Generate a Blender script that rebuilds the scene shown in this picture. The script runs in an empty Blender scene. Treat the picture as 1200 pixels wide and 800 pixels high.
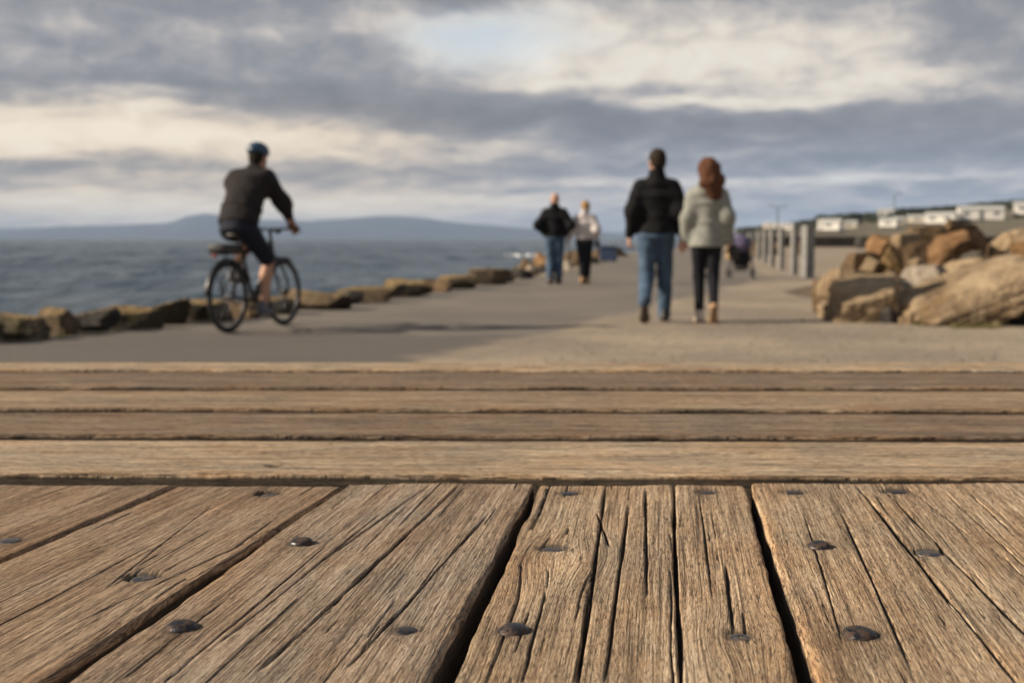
import bpy, bmesh, math, random
import numpy as np
from mathutils import Vector, Matrix
C = bpy.context.scene.collection
sc = bpy.context.scene
R = math.radians
EXPO = 0.55
# ------------------------------------------------------------------ camera model
FPX, CAMZ, PITCH = 1400.0, 0.89, math.atan(122 / 1400)
TOPZ = CAMZ - 0.154                      # height of the table top
def ray(px, py):
    x, y, z = px - 600, 400 - py, FPX
    cp, sp = math.cos(PITCH), math.sin(PITCH)
    return Vector((x, z * cp + y * sp, -z * sp + y * cp))
def at(px, py, z=0.0):
    d = ray(px, py); t = (z - CAMZ) / d.z
    return Vector((d.x * t, d.y * t, z))
def atd(px, py, dist):                   # point at ground distance dist
    d = ray(px, py); t = dist / d.y
    return Vector((d.x * t, dist, CAMZ + d.z * t))
# ------------------------------------------------------------------ object helpers
def world_of(o):
    m = o.matrix_basis.copy()
    if o.parent: m = world_of(o.parent) @ o.matrix_parent_inverse @ m
    return m
def child(o, p):
    o.parent = p; o.matrix_parent_inverse = world_of(p).inverted(); return o
def tag(o, label=None, cat=None, group=None, kind=None):
    if label: o['label'] = label
    if cat: o['category'] = cat
    if group: o['group'] = group
    if kind: o['kind'] = kind
    return o
def empty(name, loc, rz=0.0):
    o = bpy.data.objects.new(name, None); C.objects.link(o)
    o.location = loc; o.rotation_euler = (0, 0, rz); o.empty_display_size = 0.1
    return o
def mesh_np(name, V, F, mat, parent=None, smooth=True, local=False, loc=None, rz=0.0):
    """V in world coordinates, unless local=True (then in the parent's / own frame)"""
    V = np.asarray(V, dtype=np.float64).reshape(-1, 3)
    me = bpy.data.meshes.new(name)
    me.from_pydata([], [], []) 
    F = [tuple(int(i) for i in f) for f in F] if not isinstance(F, np.ndarray) else F
    if isinstance(F, np.ndarray):
        n, k = F.shape
        me.vertices.add(len(V)); me.vertices.foreach_set('co', V.astype(np.float32).ravel())
        me.loops.add(n * k); me.loops.foreach_set('vertex_index', F.astype(np.int32).ravel())
        me.polygons.add(n); me.polygons.foreach_set('loop_start', np.arange(0, n * k, k, dtype=np.int32))
        me.update(calc_edges=True)
    else:
        me = bpy.data.meshes.new(name); me.from_pydata([tuple(v) for v in V], [], F); me.update()
    me.polygons.foreach_set('use_smooth', np.full(len(me.polygons), smooth, dtype=bool))
    me.materials.append(mat)
    o = bpy.data.objects.new(name, me); C.objects.link(o)
    if loc is not None: o.location = loc; o.rotation_euler = (0, 0, rz)
    if parent is not None:
        o.parent = parent
        if not local: o.matrix_parent_inverse = world_of(parent).inverted()
    return o
class MB:
    """collects shapes into ONE mesh"""
    def __init__(s): s.v = []; s.f = []
    def add(s, V, F):
        b = len(s.v); s.v += [tuple(v) for v in V]; s.f += [tuple(i + b for i in f) for f in F]; return s
    def box(s, c, size, rot=None, ch=0.0):
        c = Vector(c); hx, hy, hz = [q / 2 for q in size]
        bm = bmesh.new(); bmesh.ops.create_cube(bm, size=1.0)
        for v in bm.verts: v.co = Vector((v.co.x * 2 * hx, v.co.y * 2 * hy, v.co.z * 2 * hz))
        if ch > 0: bmesh.ops.bevel(bm, geom=bm.edges[:], offset=ch, segments=2, affect='EDGES', profile=0.5)
        if rot is not None:
            for v in bm.verts: v.co = rot @ v.co
        bm.verts.index_update()
        s.add([v.co + c for v in bm.verts], [[v.index for v in f.verts] for f in bm.faces]); bm.free(); return s
    def tube(s, pts, rad, n=10, closed=False, caps=True):
        pts = [Vector(p) for p in pts]; m = len(pts)
        rs = rad if isinstance(rad, (list, tuple)) else [rad] * m
        V = []; F = []; up = None
        for i, p in enumerate(pts):
            a = pts[(i - 1) % m] if (closed or i > 0) else p
            b = pts[(i + 1) % m] if (closed or i < m - 1) else p
            t = (b - a).normalized()
            if up is None:
                up = Vector((0, 0, 1)) if abs(t.z) < .9 else Vector((1, 0, 0))
            x = t.cross(up)
            if x.length < 1e-5: x = t.cross(Vector((0, 1, 0.1)))
            x.normalize(); y = x.cross(t).normalized(); up = y
            for k in range(n):
                an = 2 * math.pi * k / n
                V.append(p + (x * math.cos(an) + y * math.sin(an)) * rs[i])
        for i in range(m if closed else m - 1):
            j = (i + 1) % m
            for k in range(n):
                l = (k + 1) % n
                F.append((i * n + k, j * n + k, j * n + l, i * n + l))
        if not closed and caps:
            F.append(tuple(range(n))); F.append(tuple((m - 1) * n + k for k in reversed(range(n))))
        return s.add(V, F)
    def ring(s, c, ax, Rr, r, n=40, m=8):
        c = Vector(c); ax = Vector(ax).normalized()
        u = ax.cross(Vector((0, 0, 1))); u = u.normalized() if u.length > 1e-4 else Vector((1, 0, 0)); w = ax.cross(u)
        return s.tube([c + (u * math.cos(2 * math.pi * k / n) + w * math.sin(2 * math.pi * k / n)) * Rr for k in range(n)], r, m, closed=True)
    def lathe(s, prof, c, n=24, M=None):
        V = []; F = []
        for r, z in prof:
            for k in range(n):
                v = Vector((r * math.cos(2 * math.pi * k / n), r * math.sin(2 * math.pi * k / n), z))
                V.append((M @ v if M else v) + Vector(c))
        for i in range(len(prof) - 1):
            for k in range(n):
                l = (k + 1) % n
                F.append((i * n + k, i * n + l, (i + 1) * n + l, (i + 1) * n + k))
        return s.add(V, F)
    def build(s, name, mat, parent=None, smooth=False, local=False, loc=None, rz=0.0):
        return mesh_np(name, s.v, s.f, mat, parent, smooth, local, loc, rz)
# ------------------------------------------------------------------ numpy noise
_tab = np.random.RandomState(7).rand(256, 256)
def vn2(x, y, seed=0):
    x = np.asarray(x, float) + seed * 17.31; y = np.asarray(y, float) + seed * 5.77
    xi = np.floor(x).astype(int); yi = np.floor(y).astype(int); fx = x - xi; fy = y - yi
    fx = fx * fx * (3 - 2 * fx); fy = fy * fy * (3 - 2 * fy)
    a = _tab[xi & 255, yi & 255]; b = _tab[(xi + 1) & 255, yi & 255]; c = _tab[xi & 255, (yi + 1) & 255]; d = _tab[(xi + 1) & 255, (yi + 1) & 255]
    return (a * (1 - fx) + b * fx) * (1 - fy) + (c * (1 - fx) + d * fx) * fy - 0.5
_t3 = np.random.RandomState(11).rand(64, 64, 64)
def vn3(P, seed=0):
    P = np.asarray(P, float) + seed * np.array([3.17, 7.91, 5.23]); I = np.floor(P).astype(int); f = P - I; f = f * f * (3 - 2 * f)
    out = 0
    for dx in (0, 1):
        for dy in (0, 1):
            for dz in (0, 1):
                w = (f[..., 0] if dx else 1 - f[..., 0]) * (f[..., 1] if dy else 1 - f[..., 1]) * (f[..., 2] if dz else 1 - f[..., 2])
                out = out + w * _t3[(I[..., 0] + dx) & 63, (I[..., 1] + dy) & 63, (I[..., 2] + dz) & 63]
    return out - 0.5
# ------------------------------------------------------------------ node helper
class S:
    """a shader socket with arithmetic"""
    def __init__(s, t, sock): s.t = t; s.s = sock
    def _m(s, op, *o, clamp=False):
        n = s.t.nodes.new('ShaderNodeMath'); n.operation = op; n.use_clamp = clamp
        for i, q in enumerate((s,) + o):
            if isinstance(q, S): s.t.links.new(q.s, n.inputs[i])
            else: n.inputs[i].default_value = q
        return S(s.t, n.outputs[0])
    def __add__(s, o): return s._m('ADD', o)
    __radd__ = __add__
    def __sub__(s, o): return s._m('SUBTRACT', o)
    def __rsub__(s, o): return (s * -1) + o
    def __mul__(s, o): return s._m('MULTIPLY', o)
    __rmul__ = __mul__
    def __truediv__(s, o): return s._m('DIVIDE', o)
    def clamp(s): return s._m('ADD', 0.0, clamp=True)
class Tree:
    def __init__(s, t): s.t = t
    def n(s, kind, **kw):
        n = s.t.nodes.new(kind)
        for k, v in kw.items(): setattr(n, k, v)
        return n
    def link(s, a, b): s.t.links.new(a.s if isinstance(a, S) else a, b)
    def comb(s, x, y, z=0.0):
        n = s.n('ShaderNodeCombineXYZ')
        for i, q in enumerate((x, y, z)):
            if isinstance(q, S): s.link(q, n.inputs[i])
            else: n.inputs[i].default_value = q
        return n.outputs[0]
    def noise(s, vec, scale=1.0, detail=4.0, rough=0.5, dist=0.0):
        n = s.n('ShaderNodeTexNoise'); n.inputs['Scale'].default_value = scale; n.inputs['Detail'].default_value = detail
        n.inputs['Roughness'].default_value = rough; n.inputs['Distortion'].default_value = dist
        if vec is not None: s.link(vec, n.inputs['Vector'])
        return S(s.t, n.outputs['Fac'])
    def ramp(s, fac, stops, interp='LINEAR'):
        n = s.n('ShaderNodeValToRGB'); cr = n.color_ramp; cr.interpolation = interp
        while len(cr.elements) < len(stops): cr.elements.new(0.5)
        for e, (p, c) in zip(cr.elements, stops):
            e.position = p; e.color = (c, c, c, 1) if isinstance(c, (int, float)) else tuple(c) + (1,)
        s.link(fac, n.inputs[0]); return n.outputs[0]
    def mix(s, fac, a, b, blend='MIX'):
        n = s.n('ShaderNodeMix', data_type='RGBA', blend_type=blend)
        if isinstance(fac, (int, float)): n.inputs[0].default_value = fac
        else: s.link(fac, n.inputs[0])
        for i, q in ((6, a), (7, b)):
            if isinstance(q, tuple): n.inputs[i].default_value = q + (1,) if len(q) == 3 else q
            else: s.link(q, n.inputs[i])
        return n.outputs[2]
    def smooth(s, x, lo, hi):
        n = s.n('ShaderNodeMapRange', interpolation_type='SMOOTHSTEP'); s.link(x, n.inputs[0]); n.inputs[1].default_value = lo; n.inputs[2].default_value = hi
        return S(s.t, n.outputs[0])
def material(name):
    m = bpy.data.materials.new(name); m.use_nodes = True; t = Tree(m.node_tree)
    b = m.node_tree.nodes['Principled BSDF']; return m, t, b
def sep(t, vec):
    n = t.n('ShaderNodeSeparateXYZ'); t.link(vec, n.inputs[0]); return [S(t.t, o) for o in n.outputs]
def bump(t, b, h, strength, dist):
    n = t.n('ShaderNodeBump'); n.inputs['Strength'].default_value = strength; n.inputs['Distance'].default_value = dist
    t.link(h, n.inputs['Height']); t.link(n.outputs[0], b.inputs['Normal'])
def simple(name, col, rough=0.6, metal=0.0, var=0.25, scale=8.0, bmp=0.0, bscale=60.0, spec=0.5):
    """one material of one base colour with mottling and, if asked, a fine bump"""
    m, t, b = material(name); tc = t.n('ShaderNodeTexCoord').outputs['Object']
    n = t.noise(tc, scale, 5, 0.6)
    lo = tuple(c * (1 - var) for c in col); hi = tuple(min(1, c * (1 + var)) for c in col)
    t.link(t.ramp(n, [(0.3, lo), (0.7, hi)]), b.inputs['Base Color'])
    b.inputs['Roughness'].default_value = rough; b.inputs['Metallic'].default_value = metal; b.inputs['Specular IOR Level'].default_value = spec
    if bmp: bump(t, b, t.noise(tc, bscale, 4, 0.6), 0.6, bmp)
    return m
# ------------------------------------------------------------------ render, camera, light, sky
cam = bpy.data.cameras.new('camera'); co = bpy.data.objects.new('camera', cam); C.objects.link(co)
co.location = (0, 0, CAMZ); co.rotation_euler = (R(90) - PITCH, 0, 0)
cam.sensor_width = 36; cam.lens = 42; cam.clip_start = 0.01; cam.clip_end = 60000
cam.dof.use_dof = True; cam.dof.focus_distance = 0.53; cam.dof.aperture_fstop = 15.5
sc.camera = co
sc.view_settings.view_transform = 'Standard'; sc.view_settings.look = 'None'; sc.view_settings.gamma = 1; sc.view_settings.exposure = EXPO
sc.render.engine = 'CYCLES'; sc.cycles.use_denoising = True
try: sc.cycles.denoiser = 'OPENIMAGEDENOISE'
except Exception: pass
sc.cycles.max_bounces = 6; sc.cycles.transparent_max_bounces = 8; sc.cycles.sample_clamp_indirect = 6
SUN_EL, SUN_AZ = R(27), R(-95)            # azimuth from +Y, clockwise: the sun stands to the left, a touch behind
sd = Vector((math.sin(SUN_AZ) * math.cos(SUN_EL), math.cos(SUN_AZ) * math.cos(SUN_EL), math.sin(SUN_EL)))
sl = bpy.data.lights.new('sun', 'SUN'); so = bpy.data.objects.new('sun', sl); C.objects.link(so)
sl.energy = 4.9; sl.angle = R(1.0); sl.color = (1.0, 0.86, 0.68)
so.rotation_euler = sd.to_track_quat('Z', 'Y').to_euler(); so.location = (-40, 0, 60)

def lin(r, g, b):
    f = lambda c: c / 12.92 if c <= .04045 else ((c + .055) / 1.055) ** 2.4
    return tuple(f(c / 255) for c in (r, g, b))
def build_world():
    w = bpy.data.worlds.new('World'); sc.world = w; w.use_nodes = True
    w.cycles.sampling_method = 'MANUAL'; w.cycles.sample_map_resolution = 512
    t = Tree(w.node_tree); bg = w.node_tree.nodes['Background']; STR = 0.1
    bg.inputs['Strength'].default_value = STR
    sky = t.n('ShaderNodeTexSky', sky_type='NISHITA'); sky.sun_disc = False; sky.sun_elevation = SUN_EL; sky.sun_rotation = SUN_AZ
    d = t.n('ShaderNodeTexCoord').outputs['Generated']
    x, y, z = sep(t, d)
    U = x._m('ARCTAN2', y) * 1435.0          # degrees of azimuth and elevation, in 1/1435 rad
    V = z._m('ARCSINE') * 1400.0
    Vp = V._m('MAXIMUM', 0.0)
    q = (Vp + 70.0)._m('LOGARITHM', math.e)
    P = t.comb(U / 210.0, q * 4.2, z * 0.0 + 3.3)
    wn = t.n('ShaderNodeTexNoise'); wn.inputs['Scale'].default_value = 1.0; wn.inputs['Detail'].default_value = 5; wn.inputs['Roughness'].default_value = 0.55
    t.link(P, wn.inputs['Vector'])
    wx, wy, wz = sep(t, wn.outputs['Color'])
    Uw = U + (wx - 0.5) * 230.0; Vw = V + (wy - 0.5) * 75.0 * t.smooth(V, 0, 160)._m('MAXIMUM', 0.25)
    # cloud masses: azimuth, elevation, half widths, lightness
    blobs = [(-480, 250, 330, 26, -.16), (-300, 205, 420, 34, -.16), (-560, 222, 170, 9, .12), (-330, 236, 200, 9, .10),
             (-380, 160, 330, 22, -.30), (-110, 138, 300, 24, -.34), (160, 128, 300, 17, -.27), (480, 112, 330, 28, -.24),
             (-470, 142, 190, 14, .50), (-300, 118, 230, 18, .46), (-560, 100, 260, 26, .46), (-430, 160, 150, 7, .35),
             (-560, 78, 130, 10, -.36), (-430, 90, 70, 7, -.2), (-60, 78, 260, 9, -.12), (-170, 88, 120, 8, .25), (-420, 34, 330, 18, .46),
             (-60, 40, 240, 10, .20), (-30, 232, 130, 30, .38), (0, 206, 90, 24, .18), (-70, 265, 120, 10, -.15),
             (150, 215, 190, 32, .27), (330, 200, 190, 36, .28), (300, 148, 170, 9, .42), (460, 170, 90, 12, .40), (240, 146, 60, 10, .22), (90, 178, 120, 12, .3),
             (150, 276, 260, 7, -.42), (560, 230, 130, 48, -.20), (520, 170, 110, 30, -.12),
             (320, 64, 240, 5, .26), (100, 60, 160, 5, .1), (380, 88, 300, 10, -.2), (520, 50, 260, 16, -.05), (150, 100, 260, 7, .08)]
    B = None; Pw = t.comb(Uw, Vw, 0.0)
    for cx, cy, rx, ry, a in blobs:
        v1 = t.n('ShaderNodeVectorMath', operation='MULTIPLY_ADD'); t.link(Pw, v1.inputs[0]); v1.inputs[1].default_value = (1 / rx, 1 / ry, 0); v1.inputs[2].default_value = (-cx / rx, -cy / ry, 0)
        v2 = t.n('ShaderNodeVectorMath', operation='DOT_PRODUCT'); t.link(v1.outputs[0], v2.inputs[0]); t.link(v1.outputs[0], v2.inputs[1])
        e = t.n('ShaderNodeMath', operation='POWER'); e.inputs[0].default_value = math.exp(-1); t.link(v2.outputs['Value'], e.inputs[1])
        g = t.n('ShaderNodeMath', operation='MULTIPLY_ADD'); t.link(e.outputs[0], g.inputs[0]); g.inputs[1].default_value = a
        if B is None: g.inputs[2].default_value = 0.0
        else: t.link(B, g.inputs[2])
        B = S(t.t, g.outputs[0])
    fine = t.noise(t.comb(U / 66.0, q * 8.2, z * 0.0), 1.0, 8, 0.60, 0.35)
    front = t.smooth(y, 0.2, 0.8)
    Bb = 0.475 + B * 0.95 + (fine - 0.5) * 0.92 + (wz - 0.5) * 0.22 - t.smooth(V, 300, 620) * 0.34  # last term darkens the unseen sky overhead to weaken the fill light
    k = 1 / (2 ** EXPO) / STR
    L = lambda r, g, b: tuple(c * k * 1.0 for c in lin(r, g, b))
    cloud = t.ramp(Bb, [(0.0, lin(127, 130, 137)), (0.28, lin(145, 147, 153)), (0.44, lin(167, 166, 168)), (0.58, lin(200, 193, 187)), (0.76, lin(231, 222, 208)), (1.0, lin(246, 240, 229))])
    # cooler to the right and low down, away from the sun
    cool = t.smooth(U, -150, 420) * (1.0 - t.smooth(V, 60, 140)) 
    cloud = t.mix(cool * 0.55, cloud, t.mix(1.0, cloud, (0.84, 0.97, 1.17), 'MULTIPLY'))
    warm = (1.0 - t.smooth(U, -250, 150)) * (1.0 - t.smooth(V, 110, 190))
    cloud = t.mix(warm * 0.8, cloud, t.mix(1.0, cloud, (1.10, 1.0, 0.86), 'MULTIPLY'))
    # the clear patch high up in the middle
    gx = (Uw - -25.0) / 105.0; gy = (Vw - 226.0) / 36.0
    clear = ((gx * gx + gy * gy) * -1.0)._m('EXPONENT') * 1.25
    clear = (clear - 0.25).clamp() * 0.8
    skyc = t.mix(1.0, sky.outputs[0], (1.0 / k,) * 3, 'MULTIPLY')
    blue = t.mix(0.75, skyc, lin(205, 215, 224))
    cloud = t.mix(clear, cloud, blue)
    mul = t.n('ShaderNodeVectorMath', operation='SCALE'); t.link(cloud, mul.inputs[0]); mul.inputs['Scale'].default_value = k
    t.link(mul.outputs[0], bg.inputs['Color'])
build_world()
# ------------------------------------------------------------------ setting materials
def m_ground():
    m, t, b = material('sandy gravel'); tc = t.n('ShaderNodeTexCoord').outputs['Object']
    n1 = t.noise(tc, 0.55, 5, 0.6); n2 = t.noise(tc, 9, 6, 0.65)
    v = t.n('ShaderNodeTexVoronoi'); v.inputs['Scale'].default_value = 45; t.link(tc, v.inputs['Vector'])
    base = t.mix(t.smooth(n1, .38, .66), (0.265, 0.220, 0.170), (0.40, 0.325, 0.236))
    gy_ = sep(t, tc)[1]; base = t.mix(t.smooth(gy_ + (n1 - .5) * 14, 106, 112) * .9, base, t.mix(t.smooth(n1, .4, .6), (.075, .075, .045), (.14, .12, .08)))
    base = t.mix(t.smooth(n2, .3, .75), base, t.mix(1.0, base, (.72, .72, .73), 'MULTIPLY'))
    vs = sep(t, v.outputs['Color'])[0]
    base = t.mix(t.smooth(vs, .7, 1) * 0.5, base, (.16, .14, .125)); base = t.mix(t.smooth(1.0 - vs, .8, 1) * 0.5, base, (.42, .37, .31))
    t.link(base, b.inputs['Base Color']); b.inputs['Roughness'].default_value = .95; b.inputs['Specular IOR Level'].default_value = .2
    bump(t, b, S(t.t, v.outputs['Distance']) * 0.7 + n2, 0.7, 0.012); return m
def m_asphalt():
    m, t, b = material('worn asphalt'); tc = t.n('ShaderNodeTexCoord').outputs['Object']
    n1 = t.noise(tc, 0.42, 7, 0.68); n2 = t.noise(tc, 14, 6, 0.7); n3 = t.noise(tc, 160, 3, 0.6)
    base = t.mix(t.smooth(n1, .35, .68), (0.143, 0.129, 0.113), (0.208, 0.183, 0.156))
    py_ = sep(t, tc)[1]; base = t.mix((1.0 - t.smooth(py_ + (n1 - .5) * 3.0, 10.2, 11.8)) * .85, base, t.mix(t.smooth(n2, .3, .75), (.098, .088, .080), (.125, .112, .100)))
    base = t.mix(t.smooth(n2, .35, .8) * .5, base, (.125, .108, .093)); base = t.mix(t.smooth(n3, .55, .75) * .5, base, (.3, .26, .21))
    sand = S(t.t, t.n('ShaderNodeAttribute', attribute_name='sand').outputs['Fac']); sn = t.noise(tc, 2.4, 6, .65)
    g1 = t.noise(tc, 0.55, 5, 0.6); g2 = t.noise(tc, 9, 6, .65); sc_ = t.mix(t.smooth(g1, .38, .66), (0.265, 0.220, 0.170), (0.40, 0.325, 0.236)); sc_ = t.mix(t.smooth(g2, .3, .75), sc_, t.mix(1.0, sc_, (.72, .72, .73), 'MULTIPLY'))
    base = t.mix(t.smooth(sand * 1.35 + (sn - .5) * 1.3, .35, .95), base, sc_)
    t.link(base, b.inputs['Base Color']); b.inputs['Roughness'].default_value = .9; b.inputs['Specular IOR Level'].default_value = .25
    bump(t, b, n3, 0.6, 0.004); return m
def m_water():
    m, t, b = material('sea water'); tc = t.n('ShaderNodeTexCoord').outputs['Object']
    x, y, z = sep(t, tc)
    a = t.noise(t.comb(x * .16, y * .10), 1, 6, 0.6, 0.3); c = t.noise(t.comb(x * .9, y * .5), 1, 5, 0.6, 0.5); e = t.noise(t.comb(x * .012, y * .02), 1, 4, 0.5)
    t.link(t.mix(t.smooth(e, .3, .7), (.030, .055, .080), (.050, .085, .115)), b.inputs['Base Color'])
    b.inputs['Roughness'].default_value = .25; b.inputs['IOR'].default_value = 1.33
    bump(t, b, a * 1.2 + c * .5, 1.0, 1.0); return m
def rockmat(name, dark, light, stain, moss=0.0, lit_top=0.0):
    m, t, b = material(name); tc = t.n('ShaderNodeTexCoord').outputs['Object']
    oi = t.n('ShaderNodeObjectInfo'); rnd = S(t.t, oi.outputs['Random'])
    off = t.comb(rnd * 40, rnd * 17, rnd * 9); ad = t.n('ShaderNodeVectorMath', operation='ADD'); t.link(tc, ad.inputs[0]); t.link(off, ad.inputs[1]); tc = ad.outputs[0]
    n1 = t.noise(tc, 2.2, 6, 0.62, .4); n2 = t.noise(tc, 11, 7, 0.68); n3 = t.noise(tc, 4.5, 6, .66, 1.2)
    base = t.ramp(n1, [(.36, dark), (.60, light)])
    base = t.mix(t.smooth(n3, .5, .72) * .75, base, stain)
    base = t.mix(t.smooth(n2, .45, .72) * .7, base, t.mix(1.0, base, (.5, .5, .52), 'MULTIPLY'))
    if moss: base = t.mix(t.smooth(t.noise(tc, 3.1, 5, .6), .55, .7) * moss, base, (.20, .17, .03))
    if lit_top:  # upward faces painted paler: sunlight on the tops put into the colour
        nz = sep(t, t.n('ShaderNodeNewGeometry').outputs['Normal'])[2]; k_ = t.smooth(nz + (n3 - .5) * .9, .55, .9)
        base = t.mix(k_ * lit_top, base, t.mix(t.smooth(n2, .35, .65), (.22, .14, .055), (.36, .265, .14)))
    t.link(base, b.inputs['Base Color']); b.inputs['Roughness'].default_value = .9; b.inputs['Specular IOR Level'].default_value = .25
    bump(t, b, n2 + n1 * 1.5, 0.9, 0.09); return m
MG, MA, MW = m_ground(), m_asphalt(), m_water()
ROCK = {'tan': rockmat('tan sandstone', (.19, .13, .075), (.47, .355, .225), (.30, .19, .095)),
        'orange': rockmat('rusty sandstone', (.17, .095, .045), (.36, .215, .105), (.24, .115, .05)),
        'pale': rockmat('pale limestone', (.28, .225, .17), (.50, .43, .34), (.34, .25, .17)),
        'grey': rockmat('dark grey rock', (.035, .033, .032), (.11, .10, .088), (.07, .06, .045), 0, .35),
        'brown': rockmat('brown rock', (.085, .056, .034), (.24, .16, .09), (.16, .095, .045)),
        'lichen': rockmat('lichened sandstone', (.19, .12, .055), (.36, .24, .11), (.30, .19, .05), .9),
        'kerb': rockmat('shade-painted mossy kerb rock', (.028, .025, .02), (.095, .075, .048), (.06, .05, .025), .25, .9), 'kerbtan': rockmat('tan kerb rock', (.05, .038, .026), (.165, .12, .075), (.06, .045, .03), 0, .75)}  # kerb colours darkened to carry the shade of their sides
# ------------------------------------------------------------------ land, sea, hills
SH = [(-200, -62), (-60, -21.5), (0, -7.6), (10, -4.75), (13.5, -3.72), (20, -1.75), (28, .55), (42, 2.6), (57, 4.7), (80, 9), (110, 17), (150, 29), (250, 50), (400, 78), (700, 140), (3000, 700), (9000, 2200)]
def shore(d): return float(np.interp(d, [p[0] for p in SH], [p[1] for p in SH])) 
def hland(x, d):
    """height of the land"""
    if d <= 104: return 0.0
    t200 = 1.5 + .09 * max(0, x - 52.8) - .03 * max(0, 40 - x)
    t320 = max(1.2, 3.0 + .095 * (x - 61.7))
    if d < 200: z = .92 + (t200 - .92) * (d - 104) / 96
    elif d < 320: z = t200 + (t320 - t200) * (d - 200) / 120
    else: z = max(1.2, 3.0 + .095 * (x * 320 / d - 61.7))
    return min(z, 26)
def build_land():
    rows = [-200, -100, -40, -15, 0, 5, 8, 11, 14, 18, 22, 26, 30, 36, 42, 50, 60, 75, 90, 103.7, 104.3, 115, 130, 150, 170, 190, 200, 215, 240, 270, 300, 320, 360, 450, 700, 1500, 3000, 9000]
    cols = [-14, -5, -2.5, -1.2, -.5, 0, 1, 3, 6, 10, 15, 20, 26, 32, 40, 50, 60, 72, 85, 100, 130, 180, 300, 700, 3000]
    V = []; F = []
    for i, d in enumerate(rows):
        for j, s in enumerate(cols):
            x = shore(d) + s; z = hland(x, d)
            if s < 0: z = z * max(0, 1 + s / 3) + np.interp(s, [-14, -5, -2.5, -1.2, -.5, 0], [-5, -3.2, -1.9, -.75, -.15, 0])
            V.append((x, d, z))
    n = len(cols)
    for i in range(len(rows) - 1):
        for j in range(n - 1):
            F.append((i * n + j, i * n + j + 1, (i + 1) * n + j + 1, (i + 1) * n + j))
    tag(mesh_np('ground', V, F, MG, smooth=False), kind='structure')
build_land()
PE = [(-60, -9), (0, -2.0)] + [(at(px, py).y, at(px, py).x) for px, py in ((560, 430), (640, 403), (705, 385), (770, 368), (835, 351), (895, 331))] + [(28, 6.3), (36, 7.6), (60, 11.2), (103, 18.5)]
def pathR(d): return float(np.interp(d, [p[0] for p in PE], [p[1] for p in PE]))
def build_path():
    V = []; F = []; SA = []; ds = list(np.arange(-60, 8, 4)) + list(np.arange(8, 40, .35)) + list(np.arange(40, 103, 3))
    for i, d in enumerate(ds):
        a = shore(d) + .18 + .1 * vn2(d * .9, 3); b = pathR(d) + .35 * vn2(d * .8, 9) + .12 * vn2(d * 2.9, 4)
        ww = b - a
        for q in (0, .15, .4, .7, 1): V.append((a + max(0, ww - 2.2) * q, d, -.002 if q == 0 else .004)); SA.append(.35 if q == 0 else 0.0)
        for q, sv in ((1.0, .05), (.7, .2), (.45, .42), (.28, .65), (.12, .85), (0, 1.0)): V.append((b - min(q, ww * q / 2.2), d, -.003 if q == 0 else .004)); SA.append(sv)
    for i in range(len(ds) - 1):
        for k in range(10): F.append((i * 11 + k, i * 11 + k + 1, i * 11 + k + 12, i * 11 + k + 11))
    po = tag(mesh_np('path', V, F, MA, smooth=False), kind='structure'); po.data.attributes.new('sand', 'FLOAT', 'POINT').data.foreach_set('value', SA)
build_path()
SEA = -1.7
def build_sea():
    ds = np.concatenate([[-400, -100, -30, 0], np.geomspace(12, 2200, 620), [2600, 3500, 5000, 8000, 14000, 40000]])
    az = np.concatenate([np.tan(np.radians(np.linspace(-75, -27, 30))), np.linspace(-.50, .22, 300), np.tan(np.radians(np.linspace(14, 75, 26)))])
    Dd, Aa = np.meshgrid(ds, az, indexing='ij'); Xx = Aa * np.maximum(Dd, 12)
    Xx[:, 0] = -40000; Xx[:, -1] = 40000
    lx = Xx * .97 + Dd * .24; ly = Dd * .97 - Xx * .24
    z = .30 * vn2(lx / 11, ly / 5.0, 1) + .24 * vn2(lx / 5.2, ly / 2.6, 2) + .16 * vn2(lx / 2.3, ly / 1.3, 3) + .30 * vn2(lx / 30, ly / 13, 4)
    z = np.where(z > 0, z * 1.7, z * .9) * np.interp(Dd, [0, 20, 60, 900, 2200], [0, .7, 1, 1, 0])
    n0, n1 = Dd.shape; ix = np.arange(n0 * n1).reshape(n0, n1)
    F = np.stack([ix[:-1, :-1], ix[:-1, 1:], ix[1:, 1:], ix[1:, :-1]], -1).reshape(-1, 4)
    tag(mesh_np('sea', np.dstack([Xx, Dd, SEA + z]), F, MW), kind='structure')
build_sea()
def build_hills():
    prof = [(-700, 270), (-300, 266), (-100, 269), (0, 268), (60, 266), (100, 265), (150, 264), (185, 262), (205, 258), (225, 253), (240, 251), (262, 252), (285, 256), (320, 258), (360, 259), (400, 257), (430, 254), (460, 253), (490, 255), (520, 259), (560, 263), (600, 266), (640, 268), (690, 271), (740, 274), (790, 277), (840, 279)]
    D0 = 7000; V = []; F = []; xs = np.arange(-700, 841, 6)
    rel = [(-1100, 0.0), (-700, .35), (-350, .72), (0, 1.0), (500, .7), (1100, 0)]
    for px in xs:
        py = np.interp(px, [p[0] for p in prof], [p[1] for p in prof]) + .8 * vn2(px / 14, 2) + .6 * vn2(px / 5, 5)
        p = atd(px, py, D0)
        for dd, kz in rel: V.append((p.x * (1 + dd / D0 * .4), D0 + dd + 160 * vn2(px / 25, dd), SEA - 1 + (p.z - SEA + 1) * max(0, kz + (.12 * vn2(px / 12, dd / 90) if 0 < kz < 1 else 0))))
    n = len(rel)
    for i in range(len(xs) - 1):
        for k in range(n - 1): F.append((i * n + k, (i + 1) * n + k, (i + 1) * n + k + 1, i * n + k + 1))
    tag(mesh_np('hills', V, F, simple('hill heath', (.030, .037, .038), .95, var=.4, scale=.002), smooth=True), kind='structure')
build_hills()
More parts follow.
